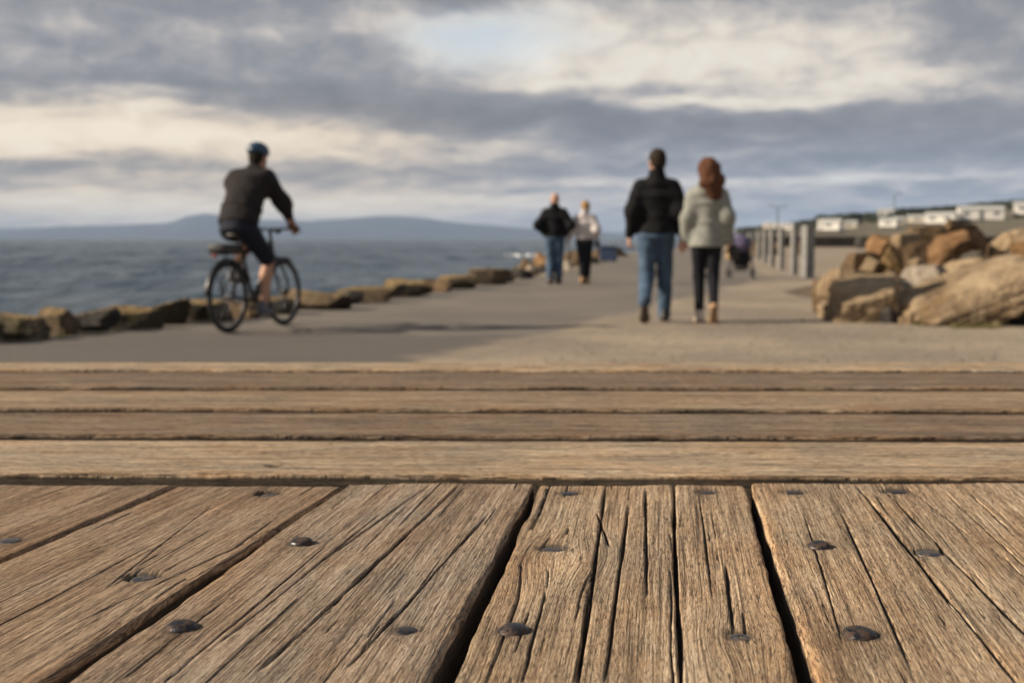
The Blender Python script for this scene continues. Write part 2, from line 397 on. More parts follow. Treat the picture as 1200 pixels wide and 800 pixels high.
def build_haze():
    m = bpy.data.materials.new('sea haze'); m.use_nodes = True; nt = m.node_tree; nt.nodes.clear()
    o = nt.nodes.new('ShaderNodeOutputMaterial'); p = nt.nodes.new('ShaderNodeVolumePrincipled')
    p.inputs['Color'].default_value = (.50, .68, 1.0, 1); p.inputs['Density'].default_value = 1.1e-4; p.inputs['Anisotropy'].default_value = 0.0
    nt.links.new(p.outputs[0], o.inputs['Volume'])
    b = MB(); b.box((0, 4600, 78), (19000, 9400, 170))
    ob = b.build('haze', m); tag(ob, kind='stuff'); ob.display_type = 'WIRE'
build_haze()
# ------------------------------------------------------------------ boulders
def rock_mesh(size, seed, facets=12, rough=.06, sub=5, hard=70):
    """a broken block: a few fracture planes with worn edges, steps and pitted faces"""
    bm = bmesh.new(); bmesh.ops.create_icosphere(bm, subdivisions=sub, radius=1.0)
    D = np.array([v.co[:] for v in bm.verts]); F = [[v.index for v in f.verts] for f in bm.faces]; bm.free()
    rs = np.random.RandomState(seed); Nn = rs.normal(size=(facets, 3)); Nn /= np.linalg.norm(Nn, axis=1)[:, None]
    ax = np.vstack([np.eye(3), -np.eye(3)]) + rs.normal(size=(6, 3)) * .22; ax /= np.linalg.norm(ax, axis=1)[:, None]
    Nn = np.vstack([Nn, ax]); h = np.concatenate([rs.uniform(.66, 1.05, facets), rs.uniform(.72, .92, 6)])
    W = D + .10 * np.stack([vn3(D * 2.6, seed + i) for i in (1, 2, 3)], -1); W /= np.linalg.norm(W, axis=1)[:, None]
    c = np.maximum(W @ Nn.T, 1e-3) / h; r = 1 / (np.sum(c ** hard, axis=1) ** (1 / hard))
    P = D * r[:, None]; bed = rs.normal(size=3) * .4 + np.array((0, 0, 1.)); bed /= np.linalg.norm(bed)
    st = np.abs(((P @ bed) * 3.1 + .5 * vn3(P * 2, seed + 8)) % 1 - .5) * 2                      # bedding ledges
    P *= (1 + rough * 1.3 * vn3(P * 2.6, seed) + rough * .9 * np.abs(vn3(P * 6.5, seed + 3)) + rough * .8 * vn3(P * 12, seed + 5) + rough * .5 * vn3(P * 26, seed + 6) - .035 * (st > .82))[:, None]
    P /= np.abs(P).max(axis=0)
    return P * np.array(size) / 2, F
def boulder(name, center, size, seed, mat, label, group, rot=(0, 0, 0), cat='boulder', sub=5, facets=12):
    P, F = rock_mesh(size, seed, facets=facets, sub=sub)
    M = np.array(Matrix.Rotation(rot[2], 3, 'Z') @ Matrix.Rotation(rot[1], 3, 'Y') @ Matrix.Rotation(rot[0], 3, 'X'))
    P = P @ M.T
    base = Vector((center[0], center[1], center[2] + P[:, 2].min()))
    P[:, 2] -= P[:, 2].min()
    o = mesh_np(name, P, F, mat, smooth=True, loc=base)
    o.data.set_sharp_from_angle(angle=R(30))
    return tag(o, label, cat, group)
# mound of earth that carries the boulder pile
def mound(x, d):
    ax = np.interp(x, [4.1, 5.2, 7.0, 12, 16, 19], [0, .45, .85, 1, .7, 0]); ad = np.interp(d, [13.2, 14.6, 16.5, 19, 21.5], [0, .35, .8, .75, 0])
    return .95 * ax * ad
def build_mound():
    xs = np.arange(2.8, 19.2, .35); ds = np.arange(12.4, 21.8, .35); V = []; F = []
    for d in ds:
        for x in xs: V.append((x, d, mound(x, d) + .1 * vn2(x * 1.3, d * 1.3) * (mound(x, d) > .05) - .08))
    n = len(xs)
    for i in range(len(ds) - 1):
        for j in range(n - 1): F.append((i * n + j, i * n + j + 1, (i + 1) * n + j + 1, (i + 1) * n + j))
    tag(mesh_np('earth_bank', V, F, simple('dark soil', (.09, .065, .04), .95, var=.4, scale=3, bmp=.05, bscale=14)), kind='structure')
build_mound()
PG = 'boulders of the pile beside the path'
pile = [  # x0, x1, y0, y1 (pixels), distance, material, depth factor, tilt (y axis), seed, label
    (1052, 1215, 306, 384, 12.5, 'tan', .75, -15, 3, 'largest tan boulder of the pile, a slab sloping down to the left at its front'),
    (1176, 1262, 326, 384, 12.35, 'grey', .8, 4, 8, 'dark grey boulder at the front of the pile, against the largest tan slab'),
    (1056, 1116, 299, 352, 13.2, 'pale', .9, -12, 21, 'whitish pale boulder in the middle of the pile above the tan slab'),
    (1076, 1164, 300, 352, 13.6, 'tan', .7, -30, 35, 'long tan slab leaning behind the largest slab, right of the whitish boulder'),
    (962, 1064, 312, 378, 12.75, 'tan', .8, -11, 131, 'wedge shaped tan boulder at the front corner of the pile nearest the walkers'),
    (966, 1014, 306, 346, 13.9, 'tan', .9, 10, 52, 'blocky yellowish boulder on the pile end, just above the wedge shaped one'),
    (952, 974, 318, 360, 14.2, 'brown', 1.0, 5, 61, 'small upright brown boulder at the very end of the pile beside the sandy path'),
    (988, 1036, 287, 324, 15.2, 'brown', .9, -14, 73, 'brown boulder high on the pile end behind the blocky yellowish one'),
    (1026, 1064, 284, 320, 15.0, 'lichen', .9, 12, 80, 'boulder with yellow green lichen near the top of the pile'),
    (1044, 1096, 279, 318, 15.4, 'brown', .8, -22, 96, 'brown leaning boulder between the lichened one and the big rusty orange one'),
    (1044, 1078, 267, 288, 17.2, 'tan', .9, 6, 103, 'yellowish tan boulder topmost in the middle of the pile below the white caravans'),
    (1018, 1048, 271, 298, 16.8, 'orange', .9, -8, 114, 'small orange boulder on the crest of the pile nearest the grey posts'),
    (1092, 1162, 268, 312, 15.2, 'orange', .8, 6, 123, 'big rusty orange boulder on top of the pile above the long leaning slab'),
    (1152, 1186, 286, 318, 14.5, 'brown', .9, 10, 136, 'brown boulder wedged between the rusty orange one and the dark gap'),
    (1168, 1216, 261, 288, 16.2, 'tan', .9, -14, 142, 'light tan boulder topmost on the pile at the edge of the photo'),
    (1190, 1240, 278, 306, 14.6, 'orange', .8, 8, 155, 'orange boulder below the topmost light tan one at the photo edge'),
    (1042, 1064, 344, 380, 12.6, 'tan', .9, 8, 162, 'small upright tan stone squeezed between the wedge boulder and the largest slab'),
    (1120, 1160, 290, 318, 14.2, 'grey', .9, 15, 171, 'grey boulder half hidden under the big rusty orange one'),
    (1060, 1100, 262, 282, 18.4, 'brown', .9, 0, 183, 'dark brown boulder at the back of the pile crest below the caravans'),
    (1100, 1150, 262, 284, 18.6, 'brown', .9, 3, 194, 'low brown boulder at the back of the crest behind the rusty orange one'),
    (1176, 1222, 302, 336, 13.4, 'tan', .8, -8, 207, 'tan boulder resting behind the top of the largest slab at the photo edge'),
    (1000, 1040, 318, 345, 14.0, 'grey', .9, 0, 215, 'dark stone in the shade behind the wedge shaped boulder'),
    (1230, 1330, 285, 384, 12.9, 'tan', .8, -10, 222, 'tan boulder past the dark grey one'),
    (1225, 1330, 258, 300, 15.4, 'orange', .8, 5, 231, 'wide orange boulder past the topmost tan one')]
for x0, x1, y0, y1, d, mt, kd, tilt, seed, lab in pile:
    c = atd((x0 + x1) / 2, (y0 + y1) / 2, d); wx = (x1 - x0) * d / FPX * 1.16; hz = (y1 - y0) * d / FPX * 1.12
    tl = R(tilt); a = abs(math.tan(tl)); hz2 = max(hz * .70, hz - .5 * a * wx * .8)
    if y1 > 366: hz2 += .22; c.z -= .13                 # the front row is bedded in the ground
    else: hz2 += .08; c.z -= .075
    boulder('boulder', c, (wx * 1.04, max(.38, wx * kd), hz2), seed, ROCK[mt], lab, PG, rot=(R((seed * 37) % 24 - 18), tl, R((seed * 53) % 30 - 8)), facets=6 + seed % 5)
fill = [(1050, 1072, 366, 383, 12.3, 'tan', 'small tan stone on the ground at the left foot of the largest slab'), (1108, 1140, 366, 386, 12.15, 'brown', 'low brown stone in front of the middle of the largest slab'), (1144, 1180, 362, 386, 12.1, 'tan', 'low pale tan stone in front of the right half of the largest slab'),
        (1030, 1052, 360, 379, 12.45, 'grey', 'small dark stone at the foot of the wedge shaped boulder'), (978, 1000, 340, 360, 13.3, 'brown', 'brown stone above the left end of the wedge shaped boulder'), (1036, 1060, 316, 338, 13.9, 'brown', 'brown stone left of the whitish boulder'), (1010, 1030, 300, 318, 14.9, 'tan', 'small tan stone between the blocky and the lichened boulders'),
        (1112, 1130, 312, 330, 13.9, 'grey', 'small grey stone right of the whitish boulder'), (1064, 1084, 300, 316, 14.6, 'tan', 'small tan stone above the whitish boulder'), (960, 980, 352, 372, 13.0, 'tan', 'small tan stone lying at the outermost corner of the pile')]
for i, (x0, x1, y0, y1, d, mt, lab) in enumerate(fill):
    c = atd((x0 + x1) / 2, (y0 + y1) / 2, d); wx = (x1 - x0) * d / FPX * 1.2; hz = (y1 - y0) * d / FPX * 1.25
    boulder('boulder', (c.x, c.y, c.z - .03), (wx, wx, hz), 900 + i * 3, ROCK[mt], lab, PG, rot=(R(i * 31 % 40 - 20), R(i * 47 % 50 - 25), R(i * 71 % 90)), facets=8, sub=4)
# kerb rocks along the sea side of the path
KG = 'rocks lining the sea side of the path'
kerb = [(-60, 6, 361, 404, 'kerb', 'dark shade-painted mossy kerb rock at the photo edge, nearest of the row'),
        (2, 60, 362, 400, 'kerb', 'long dark kerb rock with a yellow sunlit top, second from the photo edge'),
        (54, 94, 361, 394, 'kerbtan', 'tan kerb rock with sunlit face between two long dark rocks'),
        (88, 138, 362, 390, 'grey', 'dark grey kerb rock just past the tan one, before the bicycle'),
        (130, 190, 357, 387, 'kerb', 'dark kerb rock midway between the tan kerb rock and the bicycle'),
        (184, 226, 353, 382, 'kerb', 'dark shade-painted mossy kerb rock last before the bicycle rear wheel'),
        (220, 268, 350, 379, 'kerb', 'dark kerb rock seen through the bicycle rear wheel'),
        (264, 310, 350, 375, 'brown', 'brown kerb rock seen between the two bicycle wheels'),
        (306, 356, 347, 370, 'kerb', 'kerb rock seen behind the bicycle front wheel'),
        (350, 412, 338, 364, 'kerbtan', 'wide low tan kerb rock first past the bicycle front wheel'),
        (404, 432, 340, 358, 'grey', 'small grey kerb rock after the wide low tan one'),
        (412, 464, 334, 356, 'kerbtan', 'tan kerb rock with a flat top, second tan one past the bicycle'),
        (448, 480, 333, 351, 'grey', 'small dark kerb rock in front of the pointed one'),
        (462, 508, 325, 349, 'kerb', 'pointed kerb rock with a pale sunlit side'),
        (502, 532, 327, 343, 'brown', 'low brown kerb rock right after the pointed one'),
        (524, 562, 321, 340, 'kerb', 'long low kerb rock midway between the bicycle and the far couple'),
        (556, 596, 312, 335, 'kerbtan', 'tall tan kerb rock with sunlit top before the dark ones near the far man'),
        (584, 608, 318, 332, 'grey', 'dark kerb rock leaning on the tall tan one'),
        (604, 626, 313, 328, 'grey', 'dark rounded kerb rock close before the far man'),
        (620, 640, 310, 325, 'pale', 'pale kerb rock beside the legs of the far man'),
        (636, 656, 309, 321, 'kerb', 'kerb rock hidden partly behind the legs of the far man'),
        (654, 676, 305, 319, 'pale', 'pale kerb rock seen between the far man and the far woman'),
        (672, 692, 303, 314, 'brown', 'brown kerb rock behind the legs of the far woman'),
        (688, 704, 300, 310, 'grey', 'grey kerb rock between the far woman and the blue bin')]
for i, (x0, x1, y0, y1, mt, lab) in enumerate(kerb):
    g = at((x0 + x1) / 2, y1 - 1.0); d = g.y + .12; wx = (x1 - x0) * d / FPX; hz = (y1 - y0) * d / FPX
    # follow the edge of the land
    c = Vector((g.x - .1, d, hz * .40))
    boulder('kerb_rock', c, (wx * 1.45, max(.36, wx * .75), hz * (1.2 if i < 9 else 1.05)), 300 + i * 7, ROCK[mt], lab, KG, rot=(R((i * 29) % 16 - 8), R((i * 41) % 12 - 6), R(-62 + (i * 67) % 20) if (x1 - x0) > 1e9 else R((i * 67) % 26 - 22)), cat='rock', sub=3 if i > 9 else 4, facets=8)
# weedy rocks in the shallows behind the far couple
SG = 'weed covered rocks in the shallows'
for i, (x0, x1, y0, y1, d, lab) in enumerate([(604, 640, 299, 316, 38, 'low weedy rock reaching furthest into the sea before the far man'), (622, 662, 293, 314, 42, 'brown weedy rock rising behind the far man'),
        (652, 690, 289, 312, 46, 'highest brown weedy rock behind the gap between the far couple'), (680, 716, 291, 309, 50, 'brown weedy rock behind the far woman'), (708, 742, 289, 303, 56, 'weedy rock farthest off, behind the blue bin')]):
    c = atd((x0 + x1) / 2, (y0 + y1) / 2, d); wx = (x1 - x0) * d / FPX; zt = CAMZ + (278 - y0) / FPX * d
    hh = zt - SEA + .6
    boulder('shore_rock', (c.x, d, zt - hh / 2), (wx * 1.25, wx * 1.1, hh), 500 + i, ROCK['brown' if i != 1 else 'orange'], lab, SG, rot=(0, 0, R(20 * i)), cat='rock', facets=16)
# surf over the shallows
def build_surf():
    m = simple('sea foam', (.78, .79, .8), .8, var=.12, scale=3); V = []; F = []; n = 60
    a = atd(592, 296, 160).x; b = atd(640, 296, 160).x
    for i in range(n + 1):
        u = i / n; e = math.sin(math.pi * u) ** .6; x = a + (b - a) * u
        for k in range(7):
            q = k / 6; V.append((x, 150 + 16 * q + 9 * vn2(u * 9, 1) , SEA + .2 + (.22 * math.sin(math.pi * q) * e * (.75 + .8 * vn2(u * 14, q * 3)))))
    for i in range(n):
        for k in range(6):
            if vn2(i * .33, k * .8, 6) < -.05: continue
            F.append((i * 7 + k, (i + 1) * 7 + k, (i + 1) * 7 + k + 1, i * 7 + k + 1))
    tag(mesh_np('surf', V, F, m), kind='stuff')
build_surf()
# ------------------------------------------------------------------ the wooden table in the foreground
def m_wood(name, tint, grey):
    m, t, b = material(name)
    A = lambda n: t.n('ShaderNodeAttribute', attribute_name=n)
    gc = A('grain').outputs['Vector']; w, v, s = sep(t, gc)
    crk = S(t.t, A('crack').outputs['Fac']); drt_shade = S(t.t, A('dirt').outputs['Fac'])
    broad = t.noise(t.comb(w * .055, v * .004, s), 1, 3, .5)
    mid = t.noise(t.comb(w * .30, v * .007, s + 3.1), 1, 4, .6)
    fin = t.noise(t.comb(w * 1.15, v * .022, s + 7.7), 1, 5, .65)
    hair = t.noise(t.comb(w * .8, v * .0065, s + 12.3), 1, 4, .5)
    hair2 = t.noise(t.comb(w * 1.9, v * .020, s + 1.3), 1, 3, .5)
    fib = t.noise(t.comb(w * 2.6, v * .16, s + 5.0), 1, 4, .7)
    blot = t.noise(t.comb(w * .022, v * .011, s + 9.2), 1, 5, .62, .3)
    spk = t.noise(t.comb(w * .9, v * .20, s + 4.4), 1, 4, .62); pit = t.noise(t.comb(w * 1.7, v * .075, s + 8.8), 1, 3, .6)
    tone = broad * .16 + mid * .22 + fin * .40 + fib * .48 - .13
    tt = lambda c: tuple(a * q for a, q in zip(c, tint))
    base = t.ramp(tone, [(.35, tt((.075, .050, .031))), (.43, tt((.23, .162, .106))), (.51, tt((.415, .312, .212))), (.62, tt((.68, .56, .42)))])
    g = t.smooth(blot, .42, .66)
    base = t.mix(g * grey, base, t.mix(1.0, base, (.78, .85, .93), 'MULTIPLY'))
    base = t.mix(t.smooth(1.0 - blot, .50, .68) * .45, base, t.mix(1.0, base, (.74, .62, .50), 'MULTIPLY'))
    edg = S(t.t, A('edge').outputs['Fac']); base = t.mix((edg * t.smooth(mid, .40, .56) * .6).clamp(), base, t.mix(1.0, base, (1.0, .78, .55), 'MULTIPLY'))
    line = t.smooth(hair, .60, .655) * .9; line2 = t.smooth(hair2, .59, .66) * .8
    lines = line._m('MAXIMUM', line2)
    base = t.mix(lines * .68, base, (.028, .019, .012))
    base = t.mix(t.smooth(spk, .58, .68) * .55, base, (.05, .034, .022))
    base = t.mix(t.smooth(pit, .585, .66) * .75, base, (.035, .024, .015))
    base = t.mix(t.smooth(crk, .12, .75) * .93, base, (.012, .009, .007))
    base = t.mix(drt_shade * .85, base, (.028, .024, .021))  # knot and nail dirt, plus the shade painted on the side walls
    t.link(base, b.inputs['Base Color']); b.inputs['Roughness'].default_value = .78; b.inputs['Specular IOR Level'].default_value = .28
    h = fin * .75 + fib * .8 + mid * .25 - lines * .5 - t.smooth(spk, .58, .68) * .35 - t.smooth(pit, .585, .66) * .6
    bump(t, b, h, 1.0, 0.0012); return m
WOOD = [m_wood('weathered pine', (.96, .94, .95), .8), m_wood('warm weathered pine', (.88, .81, .76), .5), m_wood('golden weathered pine', (1.14, 1.07, .98), .7), m_wood('grey brown pine', (.80, .74, .70), .9), m_wood('bleached pine', (1.5, 1.46, 1.38), .9)]
def nailmat(name, col, rust):
    m, t, b = material(name); tc = t.n('ShaderNodeTexCoord').outputs['Object']; n = t.noise(tc, 190, 5, .65); n2 = t.noise(tc, 700, 3, .6); f = t.smooth(n, .45, .6)
    t.link(t.mix(f * rust, t.mix(t.smooth(n2, .4, .7) * .6, col, tuple(c * 2.2 for c in col)), (.10, .048, .022)), b.inputs['Base Color'])
    t.link(t.ramp(f, [(0, .38), (1, .85)]), b.inputs['Roughness']); t.link(1.0 - f * rust, b.inputs['Metallic']); bump(t, b, n + n2 * .6, .7, .0004); return m
NAIL = nailmat('dull dark nail steel', (.05, .049, .052), .55); NAILG = nailmat('worn grey nail steel', (.13, .122, .115), .5)
def make_board(A0, A1, B0, B1, seed, mat, parent, du, vs, cracks=(), knots=(), dents=(), ncrk=60, thick=.036, zoff=0.0, edge=.0035, hamp=1.0):
    """a plank: A = edge at u=0, B = edge at u=W (2-D points, near/far); vs: stations along it in metres"""
    A0, A1, B0, B1 = [np.array(p[:2], float) for p in (A0, A1, B0, B1)]
    W = (np.linalg.norm(B0 - A0) + np.linalg.norm(B1 - A1)) / 2; Lg = (np.linalg.norm(A1 - A0) + np.linalg.norm(B1 - B0)) / 2
    rs = np.random.RandomState(seed); vs = np.asarray(vs); vs = vs[(vs >= 0) & (vs <= Lg)]
    vs = np.unique(np.concatenate([[0, Lg], vs]))
    nin = max(8, int(W / du)); ue = np.array([0, .0004, .001, .0018, .0028, .004, .0055])
    us = np.concatenate([ue, np.linspace(.007, W - .007, nin), (W - ue)[::-1]])
    U, Vv = np.meshgrid(us, vs, indexing='ij')
    um, vm = U * 1000, Vv * 1000; Wm = W * 1000
    # grain coordinate, pushed round the knots
    wv = um + 5.0 * vn2(um / 70, vm / 900, seed) + 1.2 * vn2(um / 25, vm / 330, seed + 2) + .5 * vn2(um / 7, vm / 110, seed + 5) + .18 * vn2(um / 2.5, vm / 28, seed + 7)
    kd = np.zeros_like(um); kh = np.zeros_like(um)
    for (ku, kv, kr, sw) in knots:
        gx = (um - ku); gy = (vm - kv); e = np.exp(-(gx / (kr * 2.2)) ** 2 - (gy / (kr * 4.2)) ** 2)
        wv = wv - gx * .8 * e * sw
        rr = np.hypot(gx, gy * .75) / kr; kd = np.maximum(kd, np.exp(-(rr * 1.1) ** 4) * .25 * sw); kh += .8 * np.exp(-rr ** 4) * sw
    h = .20 * vn2(wv / 1.5, vm / 120, seed + 1) + .26 * vn2(wv / 4.5, vm / 300, seed + 3) + .20 * vn2(wv / .8, vm / 40, seed + 4) + .12 * vn2(wv / 1.2, vm / 7, seed + 10) + hamp * (.9 * vn2(um / 38, vm / 300, seed + 6) + .4 * vn2(um / 14, vm / 70, seed + 8)) + kh * .35
    crk = np.zeros_like(um)
    cl = []
    for i in range(ncrk):
        ln = rs.choice([rs.uniform(12, 45), rs.uniform(40, 130), rs.uniform(100, 260)], p=[.5, .35, .15])
        cl.append((rs.uniform(2, Wm - 2), rs.uniform(vs.min() * 1000, vs.max() * 1000 - ln * .3), ln, rs.uniform(.17, .36) * (1 + ln / 300), rs.uniform(.35, 1.1) * (1 + ln / 200), 0))
    for c in cracks: cl.append(tuple(c) + (1,))
    for i, c in enumerate(cl):
        if c[5] == 0: w0, v0, ln, wd, dp, _ = c; drift = rs.uniform(-.006, .006)
        else: w0, v0, ln, wd, dp, drift, _ = c
        t = (vm - v0) / ln; tp = np.clip(np.minimum(t, 1 - t) * 5, 0, 1) ** .6
        base = um if c[-1] == 1 and c[5] != 0 else wv
        path = w0 + drift * (vm - v0) + 1.6 * vn2(vm / 170, i * 3.3, seed) + .7 * vn2(vm / 45, i * 1.7, seed) + .3 * vn2(vm / 9, i * 2.9, seed)
        ww = wd * (.55 + 1.0 * (vn2(vm / 30, i * 5.1, seed + 9) + .5))
        g = np.exp(-np.abs((base - path) / np.maximum(ww, .15)) ** 3) * tp
        crk = np.maximum(crk, g * min(1, dp / 1.6)); h -= g * dp
    dirt = kd.copy()
    for (nu, nv, rad, deep, ring) in dents:
        rr = np.hypot(um - nu, vm - nv) + 1.2 * vn2(um / 3, vm / 3, seed + 11)
        h -= deep * np.exp(-(rr / (rad * 1.35)) ** 6) ; dirt = np.maximum(dirt, ring * np.exp(-((rr - rad * 1.05) / (rad * .36)) ** 2))
        dirt = np.maximum(dirt, .42 * np.exp(-(np.hypot((um - nu) * 1.0, (vm - nv) * .55) / (rad * 1.9)) ** 2))
    # rounded, worn edges
    e = np.minimum(U, W - U); side = (U > W / 2).astype(float)
    er = edge * (1 + 1.3 * vn2(Vv / .06, side * 9, seed + 13) + .9 * vn2(Vv / .016, side * 5 + 2, seed + 15)); er = np.clip(er, .001, .012)
    x = np.clip(er - e, 0, None); drop = er - np.sqrt(np.maximum(er ** 2 - x ** 2, 0)) 
    en = np.minimum(Vv, Lg - Vv); er2 = .004 * (1 + 1.0 * vn2(U / .02, 3, seed + 17)); x2 = np.clip(er2 - en, 0, None); drop2 = er2 - np.sqrt(np.maximum(er2 ** 2 - x2 ** 2, 0))
    z = h / 1000 - drop * 1.2 - drop2
    ushift = (.0016 * vn2(Vv / .05, side * 4, seed + 19) + .0009 * vn2(Vv / .012, side * 4, seed + 21)) * np.exp(-e / .006)
    Uu = U + ushift
    # thread the skirt: bottom rows on the four sides
    nu, nv = U.shape
    Zt = np.full((nu + 6, nv + 2), 0.0); Ux = np.zeros_like(Zt); Vx = np.zeros_like(Zt)
    Zt[3:-3, 1:-1] = z; Ux[3:-3, 1:-1] = Uu; Vx[3:-3, 1:-1] = Vv
    for a, f in ((2, .09), (1, .5), (0, 1.0), (-3, .09), (-2, .5), (-1, 1.0)):
        Ux[a, 1:-1] = Uu[0 if a >= 0 else -1] + (.0012 * vn2(vs / .03, f * 7, seed + 23)); Vx[a, 1:-1] = vs; Zt[a, 1:-1] = np.minimum(z[0 if a >= 0 else -1] - .0015, -thick * f)
    for a, src in ((0, 1), (-1, -2)):
        Ux[:, a] = Ux[:, src]; Vx[:, a] = Vx[:, src]; Zt[:, a] = -thick
    un = Ux / W; vn = Vx / Lg
    P = ((A0[None, None] * (1 - vn[..., None]) + A1 * vn[..., None]) * (1 - un[..., None]) + (B0 * (1 - vn[..., None]) + B1 * vn[..., None]) * un[..., None])
    V = np.dstack([P, TOPZ + zoff + Zt]).reshape(-1, 3)
    n0, n1 = Zt.shape; idx = np.arange(n0 * n1).reshape(n0, n1)
    F = np.stack([idx[:-1, :-1], idx[1:, :-1], idx[1:, 1:], idx[:-1, 1:]], -1).reshape(-1, 4)
    o = mesh_np('board', V, F, mat, parent, smooth=True)
    def padf(a): return np.pad(a, ((3, 3), (1, 1)), mode='edge').astype(np.float32).ravel()
    me = o.data
    at_ = me.attributes.new('grain', 'FLOAT_VECTOR', 'POINT'); wz = np.pad(wv, ((3, 3), (1, 1)), mode='edge')
    wz = wz + np.where(Zt < -.004, Zt * 1000, 0)
    wall_shade = np.zeros_like(Zt); wall_shade[:3] = wall_shade[-3:] = .92; wall_shade[:, 0] = wall_shade[:, -1] = .8; dirt_shade_p = np.maximum(np.pad(dirt, ((3, 3), (1, 1)), mode='edge'), wall_shade).astype(np.float32).ravel()  # side walls painted near-black: the shade of the gaps put into the colour
    at_.data.foreach_set('vector', np.stack([wz, np.pad(vm, ((3, 3), (1, 1)), mode='edge'), np.full_like(wz, seed * 3.7)], -1).astype(np.float32).ravel())
    me.attributes.new('crack', 'FLOAT', 'POINT').data.foreach_set('value', padf(crk))
    me.attributes.new('dirt', 'FLOAT', 'POINT').data.foreach_set('value', dirt_shade_p)  # holds knot and nail dirt plus the painted shade of the side walls
    me.attributes.new('edge', 'FLOAT', 'POINT').data.foreach_set('value', padf(np.exp(-(e * 1000 / 9) ** 1.5) * (.5 + 1.6 * vn2(Vv / .05, side * 3, seed + 29))))
    return o
def nail(p, r, mat, parent, hgt=.0022, tilt=(0, 0), hole=False):
    prof = [(r * .97, -.004), (r, hgt * .18), (r * .93, hgt * .5), (r * .75, hgt * .8), (r * .5, hgt * .95), (r * .22, hgt), (0.0002, hgt * (1.0 if not hole else .2))]
    M = Matrix.Rotation(R(tilt[0]), 3, 'X') @ Matrix.Rotation(R(tilt[1]), 3, 'Y')
    b = MB().lathe(prof, p, 28, M)
    return b.build('nail_head', mat, parent, smooth=True)
table = empty('wooden_table', (0, .45, 0))
tag(table, 'long rough wooden table top of weathered planks with nail heads, close in the foreground', 'table')
def line2(p, q, y_near, y_far):
    """line through two pixels on the table plane, cut at two depths"""
    a = at(*p, TOPZ); b = at(*q, TOPZ); f = lambda y: a + (b - a) * ((y - a.y) / (b.y - a.y))
    return f(y_near), f(y_far)
YN, YF = -.22, at(600, 566.5, TOPZ).y
gaps = [((-20, 567), (-760, 800), 4, 6), ((203, 568), (-341, 800), 1.2, 3.0), ((405, 567), (58, 800), 3.8, 12.0), ((630, 567), (514, 800), 4.2, 9.0), ((876, 567), (947, 800), 4.0, 6.5), ((1245, 567), (1560, 800), 3, 4), ((1500, 567), (2010, 800), 3, 4)]
# centre line of each gap, with its width in mm at the far end and at the bottom of the picture
edges = []
yb = at(600, 800, TOPZ).y
for p, q, wf, wn in gaps:
    a, b = line2(p, q, YN, YF); wnn = wf + (wn - wf) * (YF - YN) / (YF - yb); wnn = min(wnn, wn * 1.9)
    edges.append(((a.x - wnn / 2000, YN), (b.x - wf / 2000, YF), (a.x + wnn / 2000, YN), (b.x + wf / 2000, YF)))
vis = np.concatenate([np.arange(0, .59, .025), np.arange(.59, .98, .00115)])
nails = [(213, 737, 6.0, 0, 'd', (4, 3)), (353, 637, 6.0, 0, 'd', (0, -3)), (168, 671, 6.2, 2.6, 'g', (6, 2)), (315, 575.5, 6.4, 2.8, 'g', (4, 0)), (476, 738, 5.3, .6, 'd', (0, 0)), (601, 738, 6.0, 0, 'd', (2, -4)),
         (648, 640, 6.0, 1.6, 'g', (0, 0)), (668, 576, 6.2, .6, 'd', (0, 0)), (829, 575, 6.0, .8, 'd', (0, 0)), (868, 743, 5.0, 1.0, 'h', (0, 0)), (960, 642, 5.6, .2, 'd', (6, -5)), (1008, 746, 6.6, -.2, 'd', (5, 4)), (931, 577, 6.4, .8, 'd', (0, 0)),
         (1050, 575.5, 6.4, 1.4, 'd', (0, 0)), (1088, 647, 6.0, 1.4, 'g', (0, 0)), (11, 631, 6.2, 1.0, 'g', (0, 0))]
spec = [dict(mat=WOOD[1], ncrk=45), dict(mat=WOOD[1], ncrk=42), dict(mat=WOOD[0], ncrk=50), dict(mat=WOOD[2], ncrk=70), dict(mat=WOOD[2], ncrk=75), dict(mat=WOOD[1], ncrk=30)]
